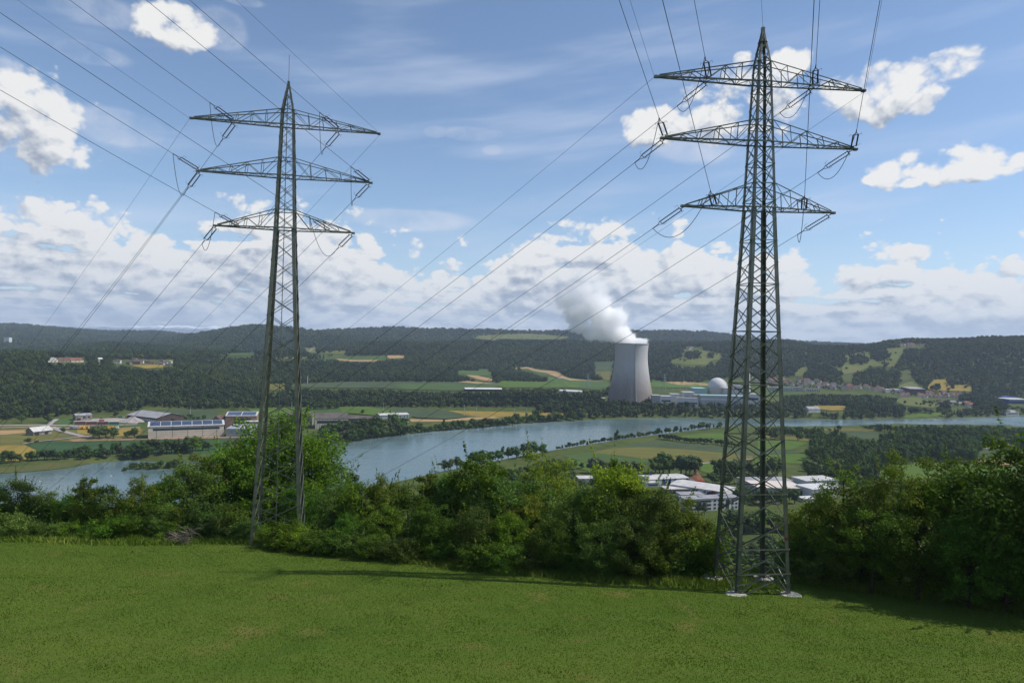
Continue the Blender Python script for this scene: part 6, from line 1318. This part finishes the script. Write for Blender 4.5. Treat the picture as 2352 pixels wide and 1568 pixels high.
# ---------------------------------------------------------------- villages
def house(label, px, py, w, d, hg, rz, wall, roofm, group=None, name='house'):
    X, Y, Z = march(px, py); o = empty(name, (X, Y, Z-0.5), rz); tag(o, label, 'house', group)
    mb = MB(); mb.box(-w/2, -d/2, -2, w/2, d/2, hg); rh = d*0.38
    mb.add([(-w/2, -d/2, hg), (-w/2, d/2, hg), (-w/2, 0, hg+rh)], [(0, 2, 1)]); mb.add([(w/2, -d/2, hg), (w/2, d/2, hg), (w/2, 0, hg+rh)], [(0, 1, 2)]); mb.build('wall', M[wall], o)
    r = MB(); e = 0.6; sl_ = rh/(d/2)
    for sg in (1, -1):
        vs = [(-w/2-e, -sg*(d/2+e), hg-sl_*e), (w/2+e, -sg*(d/2+e), hg-sl_*e), (w/2+e, 0, hg+rh), (-w/2-e, 0, hg+rh)]; r.add(vs+[(x, y, zz+0.3) for x, y, zz in vs], [(0, 1, 2, 3), (4, 7, 6, 5), (0, 4, 5, 1), (1, 5, 6, 2), (2, 6, 7, 3), (3, 7, 4, 0)])
    r.build('roof', M[roofm], o)
    for i in (-1, 1):
        mb = MB(); mb.box(i*w*0.25-0.7, -d/2-0.06, hg*0.45, i*w*0.25+0.7, -d/2+0.02, hg*0.75); mb.build('window', M['glass'], o)
    return o
def village(poly, n_, label, group, big=(9, 15), roofs=('redroof', 'brownroof', 'darkroof', 'brownroof'), walls=('white', 'cream', 'white', 'pinkroof')):
    xs = [p[0] for p in poly]; ys_ = [p[1] for p in poly]; k = 0; t = 0
    while k < n_ and t < 3000:
        t += 1; px = random.uniform(min(xs), max(xs)); py = random.uniform(min(ys_), max(ys_))
        if not inpoly(np.array([px]), np.array([py]), poly)[0]: continue
        house(label, px, py, random.uniform(*big), random.uniform(8, 11), random.uniform(4.5, 7.5), random.uniform(-0.7, 0.7), random.choice(walls), random.choice(roofs), group); k += 1
village(c8((0, 540), (200, 520), (420, 545), (600, 575), (730, 590), (700, 630), (360, 605), (0, 600)), 62, 'village house between the white apartment blocks and the green hill on the right', 'houses of the village below the hill')
village(c8((700, 590), (1000, 612), (1200, 640), (1160, 660), (960, 640), (700, 620)), 22, 'village house in the middle of the right hand village', 'houses in the middle of the village')
village(c8((1180, 640), (1440, 650), (1700, 665), (1760, 690), (1650, 705), (1400, 700), (1180, 692)), 48, 'village house below the yellow hill field on the right', 'houses below the yellow field')
village(c8((1520, 745), (1640, 735), (1820, 740), (1815, 772), (1530, 772)), 9, 'house standing among trees close to the far right bank', 'houses by the right bank', walls=('white', 'white', 'cream'), roofs=('greyroof', 'brownroof', 'redroof'))
village(c7((1705, 500), (1870, 505), (1870, 560), (1720, 560)), 10, 'village house seen through the right pylon', 'houses seen through the right pylon')
village(c8((1190, 240), (1395, 243), (1390, 262), (1190, 258)), 8, 'red roofed house on the saddle of the right hill', 'houses on the saddle', (14, 24), ('redroof', 'brownroof'))
village(c7((1155, 268), (1240, 266), (1250, 285), (1160, 288)), 4, 'farmhouse at the top of the hill pasture behind the tower', 'farmhouses above the hill pasture', (14, 24), ('whiteroof', 'brownroof'))
village(c5((980, 335), (1180, 335), (1190, 370), (990, 372)), 11, 'brown roofed house of the hamlet in the wood on the left', 'houses of the hamlet in the wood', (14, 24), ('brownroof', 'brownroof', 'darkroof'), ('brick', 'cream', 'stonewall'))
village(c5((1200, 345), (1345, 348), (1345, 378), (1205, 378)), 7, 'small house at the right end of the hamlet in the wood', 'houses at the right end of the hamlet', (9, 14), ('brownroof', 'darkroof', 'greyroof'), ('cream', 'stonewall'))
house('lone house with pale roof left of the hamlet', *c5((910, 358))[0], 15, 11, 8, 0.2, 'white', 'brownroof'); house('small white house in the left wood', *c5((771, 345))[0], 10, 8, 9, 0.9, 'white', 'white')
for i, (x0, x1, lb, rf) in enumerate([(370, 450, 'left wing with pale roof of the long farm on the left slope', 'greyroof'), (455, 545, 'middle wing with brown roof of the long farm on the left slope', 'brownroof'), (550, 645, 'right wing with white gable of the long farm on the left slope', 'redroof')]):
    building('farm_building', lb, (x0/3.36, 728+348/3.36), (x1/3.36, 728+347/3.36), 18, 5, 'gable', 7, 'cream' if i != 1 else 'brick', rf, 'wings of the long farm', feats=[('window', 'glass', 0.3, 0.4, 0.4, 0.7), ('window', 'glass', 0.6, 0.4, 0.7, 0.7)])
building('tower_block', 'white tower block far away at the left edge', c5((68, 222))[0], c5((92, 221))[0], 30, 50, 'flat', 0, 'white', 'white'); building('tower_block', 'far white block right of the white tower block', c5((150, 214))[0], c5((188, 213))[0], 30, 22, 'flat', 0, 'white', 'white')
for i, (x0, x1) in enumerate([(70, 165), (172, 260), (268, 355), (380, 500)]):
    building('apartment_block', ['leftmost', 'second', 'third', 'rightmost and lowest'][i]+' white apartment block in front of the village', c8((x0, 640))[0], c8((x1, 641))[0], 12, 13 if i < 3 else 9, 'flat', 0, 'white', 'greyroof', 'white apartment blocks', feats=[('window_column', 'glass', u/8+0.03, 0.1, u/8+0.08, 0.92) for u in range(8)])
building('factory_hall', 'dark factory with grey roof among the village houses on the right', c8((1270, 668))[0], c8((1400, 670))[0], 40, 18, 'shed', 4, 'darkwall', 'greyroof')
for x0, x1, lb in [(1060, 1130, 'left pale flat hall of the village'), (1140, 1210, 'middle pale flat hall of the village'), (1215, 1270, 'right pale flat hall of the village')]: building('factory_hall', lb, c8((x0, 648))[0], c8((x1, 649))[0], 30, 9, 'flat', 0, 'white', 'white', 'pale flat halls of the village')
building('factory_hall', 'blue and white factory at the far right shore', c8((2120, 742))[0], c8((2300, 745))[0], 50, 12, 'flat', 0, 'bluepaint', 'white', feats=[('wall_stripe', 'white', 0, 0.7, 1, 0.9)]); building('factory_hall', 'blue roofed factory behind the blue and white one', c8((2065, 722))[0], c8((2200, 722))[0], 40, 12, 'flat', 0, 'white', 'bluepaint')
building('boathouse', 'white house among the trees on the far bank right of the pylon', c8((400, 818))[0], c8((500, 818))[0], 18, 8, 'gable', 5, 'white', 'greyroof')
building('landing_stage', 'grey landing building at the water on the far right', c8((2095, 845))[0], c8((2205, 845))[0], 14, 7, 'flat', 0, 'greymetal', 'greyroof', feats=[('window_band', 'glass', 0.1, 0.5, 0.9, 0.8), ('upper_deck', 'white', 0.4, 0.2, 0.8, 0.8, 't', 4.5)])
# ---------------------------------------------------------------- masts and poles
def pole(label, px, y0, y1, r_=0.22, arm=True, name='utility_pole', cat='utility pole', group='concrete utility poles', mt='concrete'):
    X, Y, Z = march(px, y1); hp = (y1-y0)/FP*Y; o = empty(name, (X, Y, Z)); tag(o, label, cat, group); mb = MB(); mb.tube([(0, 0, -0.5), (0, 0, hp)], [r_*1.5, r_], 8); mb.build('shaft', M[mt], o)
    if arm:
        for k, wz in enumerate((0.93, 0.85)): mb = MB(); mb.bar((-1.8, 0, hp*wz), (1.8, 0, hp*wz), 0.22); mb.build('crossbar', M['greymetal'], o)
    return o
for px, y0, y1, lb in [(437, 935, 959, 'concrete pole in the field behind the beige hall'), (200, 950, 972, 'concrete pole left of the red railway coaches'), (670, 920, 940, 'concrete pole left of the left pylon leg at the wood edge'), (880, 924, 952, 'concrete pole behind the grey white hall'), (1066, 930, 957, 'concrete pole in front of the yellow field'), (1094, 934, 958, 'shorter pole in the yellow field'), (1209, 935, 961, 'concrete pole by the bank at the river bend'), (1181, 938, 958, 'thin pole left of the pole at the river bend')]: pole(lb, px, y0, y1, 0.3)
pole('grey radio mast at the edge of the left wood', 706, 863, 882, 1.1, False, 'radio_mast', 'radio mast', None, 'greymetal')
for px, y0, lb in [(1513, 876, 'leftmost'), (1528, 872, 'second'), (1546, 877, 'third'), (1562, 879, 'fourth'), (1577, 880, 'rightmost')]: pole(lb+' steel mast of the switchyard right of the cooling tower', px, y0, 897, 0.35, True, 'switchyard_mast', 'mast', 'switchyard masts', 'greymetal')
def small_pylon(label, px, y0, y1):
    X, Y, Z = march(px, y1); hp = (y1-y0)/FP*Y; w0 = hp*0.085; o = empty('transmission_pylon', (X, Y, Z)); tag(o, label, 'electricity pylon', 'distant lattice pylons')
    for sx in (-1, 1):
        for sy in (-1, 1): mb = MB(); mb.bar((sx*w0, sy*w0, -1), (sx*0.2, sy*0.2, hp), 0.45); mb.build('leg', M['greymetal'], o)
    mb = MB()
    for k in range(9):
        f0 = k/9; f1 = (k+1)/9; a = w0*(1-f0)+.2*f0; c = w0*(1-f1)+.2*f1
        for sy in (-1, 1): mb.bar((-a, sy*a, hp*f0), (c, sy*c, hp*f1), 0.2); mb.bar((a, sy*a, hp*f0), (-c, sy*c, hp*f1), 0.2)
    mb.build('bracing', M['greymetal'], o)
    for wz, L in ((0.9, 0.13), (0.75, 0.2), (0.6, 0.15)): mb = MB(); mb.bar((-hp*L, 0, hp*wz), (hp*L, 0, hp*wz), 0.5); mb.bar((-hp*L, 0, hp*wz), (0, 0, hp*(wz+.05)), 0.25); mb.bar((hp*L, 0, hp*wz), (0, 0, hp*(wz+.05)), 0.25); mb.build('cross_arm', M['greymetal'], o)
for a in [('distant grey pylon in the field left of the cooling tower', 1350, 857, 893), ('distant pylon in the switchyard right of the cooling tower', 1526, 858, 896), ('distant pylon left of the cooling tower by the green clearing', 1378, 851, 866), ('distant pylon on the ridge far above the cooling tower', 1675, 752, 766), ('distant pylon on the hill pasture above the wood', 1191, 757, 772)]: small_pylon(*a)
Xr, Yr_, Zr = march(1620, 764); o = empty('radio_tower', (Xr, Yr_, Zr)); tag(o, 'thin radio tower on the far ridge right of the cooling tower', 'radio tower'); hp = (764-736)/FP*Yr_
mb = MB(); mb.lathe([(4, -10), (3, hp*0.5), (2.2, hp*0.55)], 10); mb.build('shaft', M['greymetal'], o); mb = MB(); mb.lathe([(2.2, hp*.36), (7, hp*0.38), (7, hp*0.42), (2.2, hp*.45)], 12); mb.build('platform', M['greymetal'], o); mb = MB(); mb.tube([(0, 0, hp*.55), (0, 0, hp)], [1.5, 0.7], 6); mb.build('antenna', M['redpaint'], o)
# swans on the bay
def swan(label, px, py, flip=1):
    kx, kz = dirs(px, py); Y = float(-H/kz); X = float(kx)*Y; mb = MB(); s_ = 1.5
    mb.tube([(-0.75*s_*flip, 0, .42*s_), (-0.5*s_*flip, 0, .25*s_), (0, 0, .2*s_), (0.4*s_*flip, 0, .22*s_), (0.5*s_*flip, 0, .5*s_), (0.46*s_*flip, 0, .8*s_), (0.56*s_*flip, 0, .92*s_), (.72*s_*flip, 0, .86*s_)], [0.04*s_, .2*s_, .28*s_, .17*s_, .07*s_, .055*s_, .075*s_, .02*s_], 8)
    o = mb.build('swan', M['swan'], smooth=True); o.location = (X, Y, 0); tag(o, label, 'swan', 'swans on the bay')
for i, (x, y, lb) in enumerate([(216, 1272, 'leftmost swan on the bay'), (237, 1274, 'second swan from the left on the bay'), (309, 1270, 'swan right of the left pair on the bay'), (1105, 1169, 'left swan below the spit'), (1126, 1168, 'middle swan below the spit'), (1196, 1166, 'right swan below the spit'), (858, 1228, 'swan alone in the middle of the bay')]): swan(lb, *c5((x, y))[0], flip=1 if i % 2 else -1)

# ---------------------------------------------------------------- steam plume (volume) and haze
mouth = Vector((Xt, Yt, zt0+140)); Wp, Hp = 330.0, 230.0
# local frame: origin at the tower mouth, x to the left, z up
m = bpy.data.materials.new('steam'); m.use_nodes = True; n = NT(m.node_tree); m.node_tree.nodes.remove(m.node_tree.nodes['Principled BSDF'])
co = n.new('ShaderNodeTexCoord').outputs['Object']
wn = n.noise(co, 0.011, 2, 0.5, out=1); wv_ = n.vm('SCALE', n.vm('SUBTRACT', wn, (0.5, 0.5, 0.5))); wv_.node.inputs['Scale'].default_value = 42
cw_ = n.vm('ADD', co, wv_); x, y, z = n.sep(cw_)
blobs = [(0, 0, 3, 38, 11), (-22, 0, 14, 34, 24), (-54, 0, 26, 42, 28), (-88, 0, 27, 30, 19), (-42, 0, 56, 38, 34), (-70, 0, 62, 42, 36), (-88, 0, 98, 50, 40), (-112, 0, 126, 50, 40), (-76, 0, 134, 34, 32), (-116, 0, 170, 44, 34), (-128, 0, 70, 40, 34), (-150, 0, 108, 46, 36), (-128, 0, 36, 26, 16)]
acc = None
for bx, by, bz, br, bh in blobs:
    q = n.xyz(n.m('MULTIPLY', n.m('SUBTRACT', x, bx), 1/br), n.m('MULTIPLY', n.m('SUBTRACT', y, by), 1/br), n.m('MULTIPLY', n.m('SUBTRACT', z, bz), 1/bh))
    ln_ = n.new('ShaderNodeVectorMath', operation='LENGTH'); n.put(ln_.inputs[0], q); v_ = n.m('SUBTRACT', 1.0, ln_.outputs['Value']); acc = v_ if acc is None else n.m('MAXIMUM', acc, v_)
nz = n.noise(co, 0.05, 7, 0.66)
fld = n.m('ADD', acc, n.m('MULTIPLY', n.m('SUBTRACT', nz, 0.5), 1.5))
dn = n.ss(fld, 0.02, n.lin(n.sep(co)[2], 10, 140, 0.22, 0.9)); zo = n.sep(co)[2]
fade = n.ss(zo, 185, 65, 0.07, 1.0); fx = n.ss(n.sep(co)[0], -215, -105)
dn = n.m('MULTIPLY', n.m('MULTIPLY', dn, n.m('MULTIPLY', fade, fx)), n.ss(zo, -9, -3))
pv = n.new('ShaderNodeVolumePrincipled'); pv.inputs['Color'].default_value = (1.0, 1.0, 1.0, 1); pv.inputs['Anisotropy'].default_value = 0.2
n.put(pv.inputs['Density'], n.m('MULTIPLY', dn, 0.11)); n.l.new(pv.outputs[0], m.node_tree.nodes['Material Output'].inputs['Volume'])
mb = MB(); mb.box(-220, -60, -8, 60, 60, 215); pl = mb.build('steam_plume', m); pl.location = mouth; pl['kind'] = 'stuff'; pl['label'] = 'white steam drifting up and left from the cooling tower'
hm = bpy.data.materials.new('haze'); hm.use_nodes = True; n = NT(hm.node_tree); hm.node_tree.nodes.remove(hm.node_tree.nodes['Principled BSDF'])
pv = n.new('ShaderNodeVolumePrincipled'); pv.inputs['Color'].default_value = (0.66, 0.79, 1.0, 1); pv.inputs['Density'].default_value = 0.000046; pv.inputs['Anisotropy'].default_value = 0.1; n.l.new(pv.outputs[0], hm.node_tree.nodes['Material Output'].inputs['Volume'])
mb = MB(); mb.box(-41000, -300, -7, 41000, 27500, 1050); hz_ = mb.build('haze', hm); struct(hz_, 'stuff', 'thin blue air between the meadow and the far mountains')
